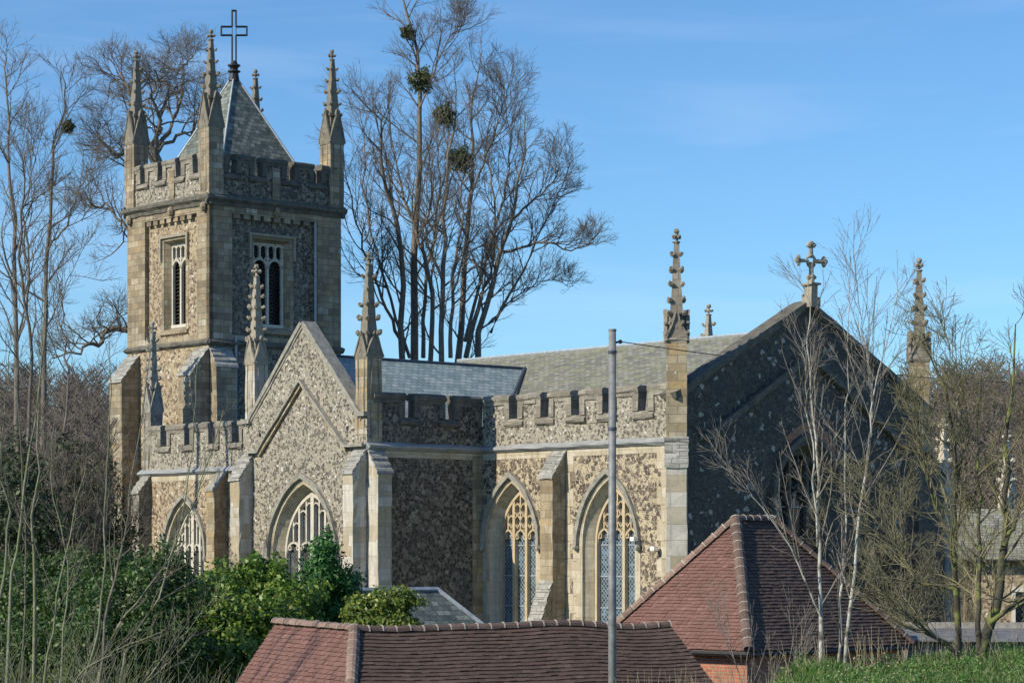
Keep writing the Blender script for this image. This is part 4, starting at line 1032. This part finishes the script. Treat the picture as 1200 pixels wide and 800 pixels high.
# ------------------------------------------------------------------ TREES
class Tubes:
    def __init__(s): s.g = {}
    def add(s, pts, rad, sides):
        s.g.setdefault((len(pts), sides), []).append((pts, rad))
    def mesh(s, name, mat, parent=None, off=(0, 0, 0)):
        V = []; Fc = []; base = 0
        for (n, k), lst in s.g.items():
            P = np.array([[tuple(p) for p in x[0]] for x in lst], dtype=np.float64)-np.array(off)
            R = np.array([x[1] for x in lst], dtype=np.float64)
            T = np.gradient(P, axis=1); T /= np.maximum(np.linalg.norm(T, axis=2, keepdims=True), 1e-9)
            ref = np.where(np.abs(T[..., 2:3]) < .9, np.array([0, 0, 1.]), np.array([1., 0, 0]))
            A = np.cross(T, ref); A /= np.maximum(np.linalg.norm(A, axis=2, keepdims=True), 1e-9); B = np.cross(T, A)
            th = np.arange(k)*2*np.pi/k
            ring = P[:, :, None, :]+R[:, :, None, None]*(A[:, :, None, :]*np.cos(th)[None, None, :, None]+B[:, :, None, :]*np.sin(th)[None, None, :, None])
            nb = len(lst); V.append(ring.reshape(-1, 3))
            b = np.arange(nb)[:, None, None]*n*k; i = np.arange(n-1)[None, :, None]*k; j = np.arange(k)[None, None, :]; j2 = (np.arange(k)+1)[None, None, :] % k
            q = np.stack([b+i+j, b+i+j2, b+i+k+j2, b+i+k+j], -1).reshape(-1, 4)+base
            Fc.append(q); base += nb*n*k
        if not V: V = [np.zeros((0, 3))]; Fc = [np.zeros((0, 4), int)]
        return rawmesh(name, np.concatenate(V), np.concatenate(Fc), mat, parent, smooth=True)
def rawmesh(name, V, Q, mat, parent=None, smooth=False):
    me = bpy.data.meshes.new(name); nf, k = Q.shape
    me.vertices.add(len(V)); me.vertices.foreach_set('co', V.astype(np.float32).ravel())
    me.loops.add(nf*k); me.loops.foreach_set('vertex_index', Q.astype(np.int32).ravel())
    me.polygons.add(nf); me.polygons.foreach_set('loop_start', np.arange(nf, dtype=np.int32)*k); me.polygons.foreach_set('loop_total', np.full(nf, k, np.int32))
    if smooth: me.polygons.foreach_set('use_smooth', np.ones(nf, bool))
    me.update(calc_edges=True)
    return finish(me, name, mat, parent)

def W(px, py, Y): return Vector(((px-600)*Y/F, Y, EYE+(650-py)*Y/F))
def smooth_line(pts, n, r, jit):
    """resample a control polyline with Catmull-Rom and a little wander"""
    P = [pts[0]*2-pts[1]]+list(pts)+[pts[-1]*2-pts[-2]]; out = []
    segs = len(pts)-1
    for i in range(n+1):
        u = i/n*segs; k = min(int(u), segs-1); t = u-k; p0, p1, p2, p3 = P[k:k+4]
        q = .5*((2*p1)+(p2-p0)*t+(2*p0-5*p1+4*p2-p3)*t*t+(3*p1-p0-3*p2+p3)*t*t*t)
        if 0 < i < n: q = q+Vector((r.gauss(0, jit), r.gauss(0, jit), r.gauss(0, jit)))
        out.append(q)
    return out
def stub(p, d, L, r0, r1, nseg, up, jit, r):
    pts = [p.copy()]; q = p.copy(); d = d.normalized()
    for i in range(nseg):
        d = (d+Vector((r.gauss(0, jit), r.gauss(0, jit), r.gauss(0, jit)+up))).normalized()
        q = q+d*(L/nseg); pts.append(q.copy())
    rad = [r0+(r1-r0)*i/nseg for i in range(nseg+1)]
    return pts, rad
def spawn(T, pts, rad, lvl, P, r):
    """side shoots along a limb, recursively"""
    n = P['n'][lvl]; n = int(n*r.uniform(.8, 1.2)+.5); L0 = P['len'][lvl]; last = lvl == len(P['n'])-1
    N = len(pts)-1; t0 = P.get('t0', [.25]*5)[lvl]
    for i in range(n):
        t = t0+(1-t0)*((i+r.random())/max(n, 1)); u = t*N; k = min(int(u), N-1); f = u-k
        p = pts[k].lerp(pts[k+1], f); rr = rad[k]+(rad[k+1]-rad[k])*f
        d = (pts[k+1]-pts[k]).normalized()
        az = r.uniform(0, 2*math.pi); a = d.cross(Vector((0, 0, 1)) if abs(d.z) < .9 else Vector((1, 0, 0))).normalized(); b = d.cross(a)
        o = a*math.cos(az)+b*math.sin(az); ang = math.radians(r.gauss(P['ang'][lvl], 10))
        dd = d*math.cos(ang)+o*math.sin(ang)
        if dd.z < -.2: dd.z *= -.4
        L = L0*(1-.72*t)*r.uniform(.6, 1.25); r0 = min(rr*.62, P['rmax'][lvl]); r1 = P['tip'][lvl]
        r0 = max(r0, r1)
        q, qr = stub(p, dd, L, r0, r1, P['seg'][lvl], P['up'][lvl], P['jit'][lvl], r)
        T.add(q, qr, P['sides'][lvl])
        if not last: spawn(T, q, qr, lvl+1, P, r)

def tree(name, limbs, P, mt, mc, label, cat, seed, group=None, extra=None, n=16, jit=.05, thin=1.0):
    """limbs: list of (control points, base radius, tip radius, spawn?)"""
    r = random.Random(seed); base = limbs[0][0][0]; gzz = ground_z(base.x, base.y)
    e = empty(name, (base.x, base.y, gzz), 0, label, cat, group); off = (base.x, base.y, gzz)
    Tt, Tc = Tubes(), Tubes()
    for i, (cp, ra, rb, sp) in enumerate(limbs):
        pts = smooth_line(cp, n, r, jit); rad = [(ra+(rb-ra)*(k/n)**.8)*thin for k in range(n+1)]
        Tt.add(pts, rad, 7)
        if sp: spawn(Tc, pts, rad, 0, P, r)
    Tt.mesh('trunk', mt, e, off); Tc.mesh('branches', mc, e, off)
    if extra: extra(e, off, r)
    return e

def leafblob(name, blobs, n, size, mat, parent, off, seed, shell=.55, asp=1.6, droop=0):
    """leaf-sized quads spread through lumpy volumes; blobs (x,y,z,rx,ry,rz)"""
    g = np.random.default_rng(seed); B = np.array(blobs, float); vol = (B[:, 3]*B[:, 4]*B[:, 5])**.8; pk = g.choice(len(B), n, p=vol/vol.sum())
    d = g.normal(size=(n, 3)); d /= np.linalg.norm(d, axis=1, keepdims=True)
    lump = 1+.22*np.sin(d[:, 0]*6+pk*1.7)+.18*np.sin(d[:, 2]*7+pk*2.3)+.15*np.sin(d[:, 1]*9+pk)
    rad = g.uniform(shell**3, 1, n)**(1/3)*lump*(1+g.normal(0, .06, n))
    C = B[pk, :3]+d*rad[:, None]*B[pk, 3:]
    nr = d+g.normal(0, .7, (n, 3)); nr /= np.linalg.norm(nr, axis=1, keepdims=True)
    a = np.cross(nr, g.normal(size=(n, 3))); a /= np.linalg.norm(a, axis=1, keepdims=True); b = np.cross(nr, a)
    s = size*g.uniform(.6, 1.35, n)[:, None]
    v0 = C-a*s*asp; v1 = C+b*s*.75-nr*s*.12; v2 = C+a*s*asp; v3 = C-b*s*.75-nr*s*.12
    V = np.stack([v0, v1, v2, v3], 1).reshape(-1, 3)-np.array(off)
    return rawmesh(name, V, np.arange(n*4).reshape(-1, 4), mat, parent)

PL = dict(n=[20, 8, 5], len=[4.3, 1.9, .9], ang=[42, 38, 35], rmax=[.055, .020, .011], tip=[.012, .007, .0055], seg=[7, 4, 3], up=[.10, .07, .05], jit=[.13, .16, .18], sides=[5, 3, 3], t0=[.18, .2, .2])
YT = 122
PL2 = dict(PL, len=[3.0, 1.4, .75], n=[22, 8, 5])
PLs = dict(PL, n=[17, 7, 4], len=[3.6, 1.7, .85])
def wl(pts, dY=0, Y=YT, dd=None):
    n = len(pts); return [W(px, py, Y+(dY*i/(n-1))) for i, (px, py) in enumerate(pts)]
def mist(lst):
    def f(e, off, r):
        for px, py, Y, rr in lst:
            c = W(px, py, Y); leafblob('mistletoe', [(c.x, c.y, c.z, rr, rr, rr)], 900, .05, M['mistle'], e, off, r.randint(0, 999), .1, 2.6)
    return f
low = lambda px: (px, 560)
tree('lime_tree', [(wl([(474, 560), (471, 419), (469, 279), (450, 215), (444, 145), (412, 107)], -3), .30, .03, 1), (wl([(500, 500), (506, 344), (484, 264), (465, 200), (455, 120)], 3), .22, .03, 1),
     (wl([(471, 400), (440, 330), (415, 250), (402, 170)], -4), .14, .02, 1), (wl([(480, 419), (452, 330), (432, 260), (425, 180), (430, 130)], 4), .13, .02, 1)], PL, M['bark_grey'], M['bark_twig'], 'leftmost tall bare lime behind the nave, leaning toward the tower', 'tree', 11, 'tall bare limes behind the nave', thin=.70)
tree('lime_tree', [(wl([(488, 560), (486, 419), (487, 268), (490, 177), (490, 97), (487, 54), (471, 0), (462, -25)], 2, YT+1), .36, .03, 1), (wl([(490, 130), (510, 80), (530, 40), (541, 30)], -2, YT+2), .08, .02, 1), (wl([(496, 419), (498, 330), (512, 260), (514, 190), (508, 130)], 2, YT+2), .17, .02, 1)], PL, M['bark_grey'], M['bark_twig'],
     'tallest bare lime, reaching top of picture with green mistletoe ball', 'tree', 12, 'tall bare limes behind the nave', thin=.70, extra=mist([(495, 95, YT+2, .62), (478, 38, YT+2, .3)]))
tree('lime_tree', [(wl([(520, 560), (517, 419), (521, 300), (521, 215), (533, 140), (533, 91)], 0, YT-3), .26, .03, 1), (wl([(519, 330), (500, 280), (505, 220), (498, 160)], -3, YT-3), .12, .02, 1), (wl([(528, 419), (530, 340), (540, 270), (543, 200), (556, 130)], 2, YT-3), .16, .02, 1)], PL, M['bark_grey'], M['bark_twig'],
     'slim bare lime in the middle with brown mistletoe ball', 'tree', 13, 'tall bare limes behind the nave', thin=.70, extra=mist([(522, 135, YT-3, .5), (541, 187, YT-2, .62)]))
tree('lime_tree', [(wl([(532, 560), (537, 419), (546, 300), (553, 204), (554, 123), (565, 59)], 3, YT+3), .33, .03, 1), (wl([(550, 230), (575, 170), (590, 120), (600, 95)], -3, YT+3), .1, .02, 1), (wl([(545, 400), (566, 320), (590, 230), (598, 170), (590, 110)], 2, YT+3), .15, .02, 1)], PL, M['bark_grey'], M['bark_twig'],
     'straight bare lime with pointed crown right of the brown mistletoe', 'tree', 14, 'tall bare limes behind the nave', thin=.70)
tree('lime_tree', [(wl([(548, 560), (560, 419), (579, 322), (600, 258), (611, 199), (616, 134)], -2, YT), .30, .03, 1), (wl([(546, 419), (565, 344), (579, 300), (576, 215), (570, 180)], 3, YT), .2, .03, 1),
     (wl([(590, 295), (615, 288), (640, 284), (665, 292), (688, 288), (698, 276)], -2, YT), .12, .025, 1), (wl([(572, 380), (600, 350), (640, 330), (672, 335)], 2, YT), .08, .02, 1), (wl([(575, 390), (606, 330), (634, 270), (655, 230), (668, 190)], 2, YT), .12, .02, 1), (wl([(600, 258), (625, 235), (650, 210), (658, 170)], 2, YT), .1, .02, 1)],
     PL2, M['bark_grey'], M['bark_twig'], 'rightmost spreading bare lime with long limbs over the roof', 'tree', 15, 'tall bare limes behind the nave', thin=.70)
# left hand trees
YL = 100
tree('ash_tree', [(wl([(24, 640), (19, 420), (17, 278), (10, 183), (7, 97), (4, 60)], 2, YL), .26, .03, 1), (wl([(20, 400), (36, 330), (28, 250), (40, 190), (33, 150)], -2, YL), .13, .02, 1)], PLs, M['bark_twig'], M['bark_twig'],
     'tall bare tree at the left edge of the picture', 'tree', 21, 'tall bare trees left of the tower', thin=.52)
tree('ash_tree', [(wl([(48, 640), (52, 420), (57, 325), (59, 220), (64, 159), (76, 121), (71, 83)], -2, YL+4), .27, .03, 1), (wl([(58, 290), (80, 260), (95, 215), (112, 190)], 2, YL+4), .1, .02, 1)], PLs, M['bark_twig'], M['bark_twig'],
     'tall bare tree with forked top, second from the left edge', 'tree', 22, 'tall bare trees left of the tower', thin=.52, extra=mist([(80, 148, YL+3, .22)]))
tree('ash_tree', [(wl([(30, 640), (36, 420), (24, 300), (29, 210), (20, 170)], -3, YL-6), .17, .03, 1), (wl([(70, 600), (80, 450), (74, 360), (90, 290)], 3, YL-6), .12, .02, 1)], PLs, M['bark_twig'], M['bark_twig'],
     'shorter slender bare tree among the tall ones at left', 'tree', 23, 'tall bare trees left of the tower', thin=.52)
YO = 138
PO = dict(PL, n=[20, 10, 6], len=[4.2, 2.0, 1.0], jit=[.22, .24, .25], ang=[48, 42, 40], up=[.05, .04, .03])
tree('oak_tree', [(wl([(186, 600), (184, 400), (180, 250), (181, 190), (188, 150)], 0, YO), .45, .16, 0), (wl([(182, 210), (170, 150), (150, 100), (138, 90), (120, 130)], 3, YO), .15, .02, 1),
     (wl([(184, 190), (186, 140), (180, 100), (193, 65)], -3, YO), .16, .02, 1), (wl([(186, 170), (210, 125), (215, 80), (226, 62)], 2, YO), .14, .02, 1), (wl([(180, 240), (150, 190), (125, 175), (114, 140)], -2, YO), .14, .02, 1),
     (wl([(183, 330), (145, 260), (110, 240), (96, 260)], 2, YO), .13, .02, 1), (wl([(184, 430), (150, 385), (118, 400), (98, 412), (60, 420)], -3, YO), .28, .03, 1), (wl([(184, 180), (225, 150), (240, 130), (252, 120)], 2, YO), .12, .02, 1)],
     PO, M['bark_grey'], M['bark_twig'], 'broad gnarled bare oak directly behind the tower', 'tree', 24, jit=.12)

# birches
PB = dict(n=[15, 5, 3], len=[2.2, .8, .35], ang=[32, 28, 28], rmax=[.017, .007, .004], tip=[.005, .0032, .0025], seg=[7, 4, 2], up=[.07, .05, .03], jit=[.06, .09, .1], sides=[4, 3, 3], t0=[.10, .15, .2])
YBt = 43.5
tree('birch_tree', [(wl([(962, 790), (960, 665), (957, 552), (952, 476), (948, 380), (947, 330)], .5, YBt), .062, .008, 1), (wl([(958, 640), (953, 540), (946, 470), (940, 400)], -.4, YBt), .035, .006, 1), (wl([(961, 720), (925, 640), (880, 580), (845, 545)], -.6, YBt), .03, .006, 1)], PB, M['birch'], M['birch_twig'],
     'left stem of the white barked birches before the gable', 'tree', 31, 'white birches on the bank', jit=.02, thin=.72)
tree('birch_tree', [(wl([(982, 790), (984, 720), (990, 640), (990, 500), (993, 440), (997, 300)], 0, YBt+.7), .045, .006, 1)], PB, M['birch'], M['birch_twig'],
     'thinner middle stem of the white barked birches', 'tree', 32, 'white birches on the bank', jit=.02, thin=.72)
tree('birch_tree', [(wl([(990, 790), (1000, 680), (1010, 590), (1018, 530), (1023, 470), (1040, 400), (1055, 330)], -.5, YBt), .055, .006, 1), (wl([(1018, 530), (1022, 460), (1012, 400), (1000, 290)], .5, YBt), .03, .005, 1)], PB, M['birch'], M['birch_twig'],
     'right birch stem leaning out toward the mossy tree', 'tree', 33, 'white birches on the bank', jit=.02, thin=.72)
# mossy tree
PM = dict(n=[19, 7, 4], len=[1.75, .8, .35], ang=[42, 38, 34], rmax=[.022, .009, .005], tip=[.006, .004, .003], seg=[7, 4, 3], up=[.08, .06, .04], jit=[.13, .15, .16], sides=[4, 3, 3], t0=[.2, .15, .2])
YM = 41
tree('willow_tree', [(wl([(1146, 830), (1150, 770), (1168, 704), (1177, 635), (1180, 560), (1183, 480), (1190, 380)], .6, YM), .13, .012, 1), (wl([(1144, 800), (1147, 710), (1148, 620), (1146, 540), (1150, 440)], .8, YM), .06, .01, 1),
     (wl([(1148, 780), (1114, 760), (1084, 737), (1045, 704), (1033, 674)], -.6, YM), .05, .008, 1), (wl([(1160, 730), (1185, 710), (1200, 698), (1230, 680)], -.4, YM), .05, .01, 1), (wl([(1176, 640), (1195, 600), (1215, 560), (1230, 500)], .5, YM), .045, .008, 1)],
     PM, M['moss_bark'], M['moss_twig'], 'many stemmed mossy bare tree at right, thickest stem', 'tree', 41, jit=.02)
tree('willow_tree', [(wl([(1124, 830), (1121, 710), (1117, 650), (1120, 590), (1118, 520), (1105, 450), (1080, 400)], -.4, YM+1), .07, .01, 1), (wl([(1118, 690), (1075, 680), (1051, 641), (1021, 599), (1000, 560)], .6, YM+1), .035, .006, 1), (wl([(1118, 640), (1095, 590), (1078, 520), (1072, 460)], -.6, YM+1), .03, .006, 1),
     (wl([(1121, 560), (1135, 500), (1120, 430), (1100, 370)], .3, YM+1), .025, .006, 1)], PM, M['moss_bark'], M['moss_twig'],
     'mossy yellow green bare tree between birches and thickest stem', 'tree', 42, jit=.02)
# twiggy bushes against the church at right
PBs = dict(n=[10, 7, 4], len=[1.8, .9, .4], ang=[30, 35, 35], rmax=[.02, .009, .006], tip=[.007, .005, .004], seg=[5, 4, 3], up=[.06, .05, .04], jit=[.12, .15, .15], sides=[4, 3, 3], t0=[.1, .15, .2])
def bush(name, cx, cy0, Y, hgt, n, spreadpx, mt, mc, label, seed, cat='shrub', P=PBs, group=None, ra=.03):
    r = random.Random(seed); limbs = []
    for i in range(n):
        lean = r.uniform(-1, 1); h = hgt*r.uniform(.7, 1.05)
        b = W(cx+lean*spreadpx*.3, cy0, Y+r.uniform(-1, 1)); b.z = ground_z(b.x, b.y)-.1
        tip = Vector((b.x+lean*spreadpx*Y/F*.9, b.y+r.uniform(-1, 1)*1.2, b.z+h*(1-.2*abs(lean)))); mid = b.lerp(tip, .5)+Vector((-lean*.25, 0, h*.06))
        limbs.append(([b, mid, tip], ra*r.uniform(.7, 1.2), .006, 1))
    return tree(name, limbs, P, mt, mc, label, cat, seed, group, n=8, jit=.05)
bush('hazel_bush', 1060, 760, 66, 8.0, 6, 62, M['bark_sap'], M['moss_twig'], 'tall olive twiggy bush hiding the lower right of the gable', 51)
bush('hazel_bush', 985, 760, 68, 7.2, 5, 66, M['bark_sap'], M['moss_twig'], 'pale twiggy bush in front of the dark gable wall', 52)
bush('hazel_bush', 1130, 760, 72, 5.2, 4, 50, M['bark_sap'], M['moss_twig'], 'tall twiggy bush before the stone house', 53)
bush('birch_sapling', 905, 760, 50, 5.4, 3, 60, M['birch_twig'], M['birch_twig'], 'fine grey twigs of a low sapling over the tiled roof', 55, 'tree', PB, ra=.02)
# saplings at lower left
PS = dict(n=[13, 4], len=[1.5, .55], ang=[30, 30], rmax=[.014, .006], tip=[.005, .0035], seg=[6, 3], up=[.06, .04], jit=[.1, .14], sides=[4, 3], t0=[.25, .2])
sap = [([(8, 860), (10, 710), (21, 638), (35, 527), (44, 475), (49, 380), (52, 330)], .042, 50, 'pale green sapling stem nearest the left edge'),
       ([(40, 860), (42, 687), (37, 620), (44, 555), (46, 467), (52, 380), (60, 290)], .045, 52, 'straight pale green sapling second from the left edge'),
       ([(45, 860), (60, 740), (74, 660), (88, 600), (100, 540)], .028, 48, 'thin sapling leaning right just beside the second stem'),
       ([(88, 860), (97, 800), (117, 728), (123, 620), (125, 560), (130, 480), (128, 400)], .040, 51, 'sapling curving up left of the church corner'),
       ([(112, 860), (122, 740), (135, 670), (146, 627), (155, 560), (168, 470), (178, 400)], .036, 49, 'grey sapling rising in front of the left tower buttress'),
       ([(100, 860), (130, 750), (165, 700), (205, 640), (235, 560), (262, 480)], .034, 50, 'long sapling leaning right across the aisle window'),
       ([(130, 860), (150, 760), (190, 690), (215, 600), (226, 500), (232, 420)], .028, 53, 'thin sapling in front of the aisle battlements'),
       ([(0, 700), (12, 600), (0, 560), (6, 470), (14, 400)], .030, 47, 'crooked sapling cut by the left edge'),
       ([(70, 860), (74, 760), (80, 660), (60, 560), (66, 480)], .030, 54, 'slightly bowed sapling between the second and third stems'),
       ([(20, 860), (28, 740), (30, 640), (26, 560), (20, 450), (24, 380)], .030, 55, 'slender dark sapling close to the left edge'),
       ([(140, 860), (175, 790), (215, 745), (250, 700)], .020, 47, 'short whip leaning over the laurel hedge'),
       ([(60, 860), (95, 790), (140, 760), (190, 740)], .022, 46, 'low arching whip at the bottom left')]
for i, (pp, ra, Y, lb) in enumerate(sap):
    tree('sapling', [(wl(pp, (-1) ** i*.8, Y), ra, .007, 1)], PS, M['bark_pale'] if i not in (4, 9) else M['bark_sap'], M['bark_sap'], lb, 'sapling', 60+i, 'bare saplings at the lower left', jit=.02)
PT = dict(PBs, n=[9, 7, 4], rmax=[.03, .014, .009], tip=[.01, .008, .006])
for i, (cx, Y, h_, lb) in enumerate([(10, 84, 9.5, 'dark bare thicket at the left edge below the ash trees'), (52, 88, 10.5, 'dark bare thicket behind the pale saplings'), (96, 90, 10.0, 'dark bare thicket left of the tower buttress'), (128, 96, 9.0, 'bare thicket touching the tower corner')]):
    bush('thicket', cx, 700, Y, h_, 11, 34, M['bark_twig'], M['bark_twig'], lb, 80+i, 'thicket', PT, 'bare thickets left of the church', .05)

# woodland on the far hill: too many to count
def woodland():
    r = random.Random(9); T = Tubes()
    for i in range(430):
        side = r.random() < .5; Y = r.uniform(150, 300)
        px = r.uniform(-60, 190) if side else r.uniform(1040, 1260)
        b = W(px, 650, Y); b.z = ground_z(b.x, Y)-.3; h = r.uniform(6, 10)
        pts, rad = stub(b, Vector((0, 0, 1)), h, .16, .03, 5, .1, .06, r); T.add(pts, rad, 4)
        for k in range(16):
            t = r.uniform(.15, 1); u = t*5; q = min(int(u), 4); p = pts[q].lerp(pts[q+1], u-q); a = r.uniform(0, 6.28)
            l = 3.4*(1.1-t*.6); s, sr = stub(p, Vector((math.cos(a)*.8, math.sin(a)*.8, .75)), l, .07, .028, 4, .08, .15, r); T.add(s, sr, 3)
            for j in range(6):
                m = r.randint(1, 3); a = r.uniform(0, 6.28); c, cr = stub(s[m], Vector((math.cos(a), math.sin(a), .7)), 1.3, .035, .02, 2, .05, .2, r); T.add(c, cr, 3)
    o = T.mesh('woodland', M['bark_wood']); tag(o, 'distant bare brown woodland on the hillside', 'woodland', kind='stuff')
woodland()

def undergrowth():
    r = random.Random(77); T = Tubes()
    for i in range(950):
        Y = r.uniform(47, 58); px = r.uniform(-60, 275) if r.random() < .8 else r.uniform(-60, 120); b = W(px, 650, Y); b.z = ground_z(b.x, Y)-.1
        h = r.uniform(.8, 4.6)*(1 if px < 180 else .75); p, rad = stub(b, Vector((r.gauss(.15, .35), r.gauss(0, .3), 1)), h, r.uniform(.007, .016), .004, 6, .0, .09, r); T.add(p, rad, 4)
        for k in range(5):
            m = r.randint(2, 5); a = r.uniform(0, 6.28); q, qr = stub(p[m], Vector((math.cos(a)*.7, math.sin(a)*.7, .8)), r.uniform(.3, .9), .006, .003, 3, .03, .12, r); T.add(q, qr, 3)
    o = T.mesh('undergrowth', M['bark_pale']); tag(o, 'tangle of pale thin brushwood at the lower left', 'undergrowth', kind='stuff')
undergrowth()
# ------------------------------------------------------------------ evergreens
def shrub(name, blobs_px, n, size, mat, label, seed, cat='shrub', shell=.5, asp=1.5):
    """blobs_px: (px, py, Y, half width m, half height m)"""
    B = []
    for px, py, Y, rw, rh in blobs_px:
        c = W(px, py, Y); B.append((c.x, c.y, c.z, rw, rw, rh))
    bx, by = B[0][0], B[0][1]; g = ground_z(bx, by)
    e = empty(name, (bx, by, g), 0, label, cat)
    leafblob('foliage', B, n, size, mat, e, (bx, by, g), seed, shell, asp)
    t = Tubes(); r = random.Random(seed)
    for b in B:
        for k in range(2):
            p0 = Vector((bx+r.uniform(-.3, .3), by+r.uniform(-.3, .3), g-.1)); p1 = Vector(b[:3]); t.add([p0, p0.lerp(p1, .5)+Vector((r.uniform(-.2, .2), 0, .2)), p1], [.06, .04, .015], 5)
    t.mesh('stems', M['bark_sap'], e, (bx, by, g)); return e
shrub('laurel_bush', [(250, 705, 66, 1.15, .95), (232, 742, 65, 1.2, 1.1), (285, 735, 65, 1.2, 1.1), (262, 775, 64, 1.4, 1.4), (215, 790, 63, 1.2, 1.2)], 32300, .052, M['laurel'], 'glossy green laurel mound left of the tiled roof', 201)
shrub('laurel_bush', [(318, 695, 67, .85, .85), (300, 672, 67, .55, .45), (340, 715, 67, .9, .9), (325, 745, 66, 1.2, 1.2)], 24700, .052, M['laurel'], 'bright laurel bush below the transept window', 202)
shrub('conifer', [(382, 646, 68.5, .40, .6), (380, 672, 68.5, .66, .8), (386, 700, 69, .85, .9), (376, 728, 69, .95, .9), (404, 706, 69, .6, .8), (385, 775, 69, 1.0, 1.3)], 22000, .045, M['conifer'], 'dark green pointed conifer before the transept window', 203, 'conifer', .2)
shrub('privet_bush', [(440, 707, 65, .62, .38), (470, 703, 65, .55, .32), (428, 728, 65, .7, .6), (455, 735, 65, .9, .6), (440, 790, 65, .9, 1.1)], 17000, .042, M['bright'], 'yellow green privet bush behind the tiled roof ridge', 204)
shrub('holly_bush', [(160, 720, 60, 1.2, 1.3), (195, 690, 61, .9, 1.0), (130, 770, 59, 1.5, 1.3), (190, 770, 60, 1.3, 1.5)], 30000, .042, M['laurel_dark'], 'dark holly bush under the aisle window at left', 205)
shrub('ivy_mound', [(60, 755, 62, 1.7, 1.4), (15, 725, 63, 1.2, 1.3), (100, 710, 64, 1.1, 1.1), (110, 790, 60, 1.6, 1.2), (10, 790, 60, 1.6, 1.2)], 34000, .042, M['laurel_dark'], 'shadowy ivy covered mound at the lower left corner', 206)
shrub('elder_bush', [(90, 665, 72, .9, .6), (135, 668, 72, .8, .6), (115, 695, 71, 1.1, .9), (60, 700, 72, 1.0, .9), (20, 675, 72, .9, .6)], 13000, .042, M['laurel_dark'], 'olive green leafy bush behind the bare saplings', 207)

shrub('ivy_clump', [(18, 560, 80, 1.2, 1.5), (30, 610, 80, 1.6, 1.5), (8, 650, 80, 1.6, 1.5)], 7000, .06, M['ivy'], 'dark ivy smothered trunk at the left edge of the wood', 208)
shrub('ivy_clump', [(118, 560, 95, .7, 1.6), (112, 610, 95, 1.2, 1.5), (122, 645, 95, 1.3, 1.2)], 5000, .06, M['ivy'], 'dark ivy clad tree trunk beside the left tower buttress', 209)
shrub('ivy_clump', [(72, 600, 92, 1.3, 1.6), (62, 640, 92, 1.6, 1.6), (78, 545, 92, .8, 1.3)], 7000, .06, M['ivy'], 'dark ivy mass between the other two ivy clumps', 210)
# ------------------------------------------------------------------ bank vegetation
def grass():
    g = np.random.default_rng(3); n = 90000
    y = g.uniform(33.5, 44.5, n); x = g.uniform(.085, .235, n)*y+g.normal(0, .2, n)
    z = ground_rel(x, y)+EYE
    clump = .5+.5*np.sin(x*2.7+np.sin(y*1.9)*2)*np.sin(y*2.2+x); h = (.06+.30*clump**1.5*g.uniform(.3, 1, n))
    a = g.uniform(0, 2*np.pi, n); wv = g.uniform(.004, .011, n); lean = g.normal(0, .4, (n, 2))*h[:, None]
    dx, dy = np.cos(a)*wv, np.sin(a)*wv
    v0 = np.stack([x-dx, y-dy, z-.03], 1); v1 = np.stack([x+dx, y+dy, z-.03], 1)
    m0 = np.stack([x-dx*.8+lean[:, 0]*.4, y-dy*.8+lean[:, 1]*.4, z+h*.6], 1); m1 = np.stack([x+dx*.8+lean[:, 0]*.4, y+dy*.8+lean[:, 1]*.4, z+h*.6], 1)
    t = np.stack([x+lean[:, 0], y+lean[:, 1], z+h], 1)
    V = np.stack([v0, v1, m1, m0, t, t+np.array([.003, 0, 0])], 1).reshape(-1, 3); b = np.arange(n)[:, None]*6
    Q = np.concatenate([b+np.array([[0, 1, 2, 3]]), b+np.array([[3, 2, 5, 4]])])
    o = rawmesh('grass', V, Q, M['grass']); tag(o, 'rough green grass on the near bank', 'grass', kind='stuff')
    # nettles: small leaves around upright stems
    B = []
    r = random.Random(4)
    for i in range(230):
        yy = r.uniform(35, 44.2); xx = yy*r.uniform(.092, .225); zz = ground_z(xx, yy); hh = r.uniform(.08, .26); B.append((xx, yy, zz+hh*.6, r.uniform(.1, .25), r.uniform(.1, .25), hh))
    o = leafblob('nettles', B, 34000, .016, M['grass'], None, (0, 0, 0), 8, .1, 1.5); tag(o, 'leafy nettles covering the bank', 'nettles', kind='stuff')
    T = Tubes()
    for i in range(420):
        yy = r.uniform(40, 45.2); xx = yy*(r.uniform(.045, .215) if r.random() < .8 else r.uniform(.06, .12)); zz = ground_z(xx, yy)
        if xx < 4.2: zz = max(zz, EYE-2.75)
        p, rad = stub(Vector((xx, yy, zz-.1)), Vector((r.gauss(0, .12), r.gauss(0, .1), 1)), r.uniform(.3, .95), .006, .003, 3, 0, .05, r); T.add(p, rad, 3)
        if r.random() < .4: T.add(*stub(p[2], Vector((r.gauss(0, .6), r.gauss(0, .5), 1)), .18, .004, .002, 2, 0, .1, r), 3)
    o = T.mesh('dead_stems', M['straw']); tag(o, 'dry pale weed stems standing on the bank', 'dead stems', kind='stuff')
grass()
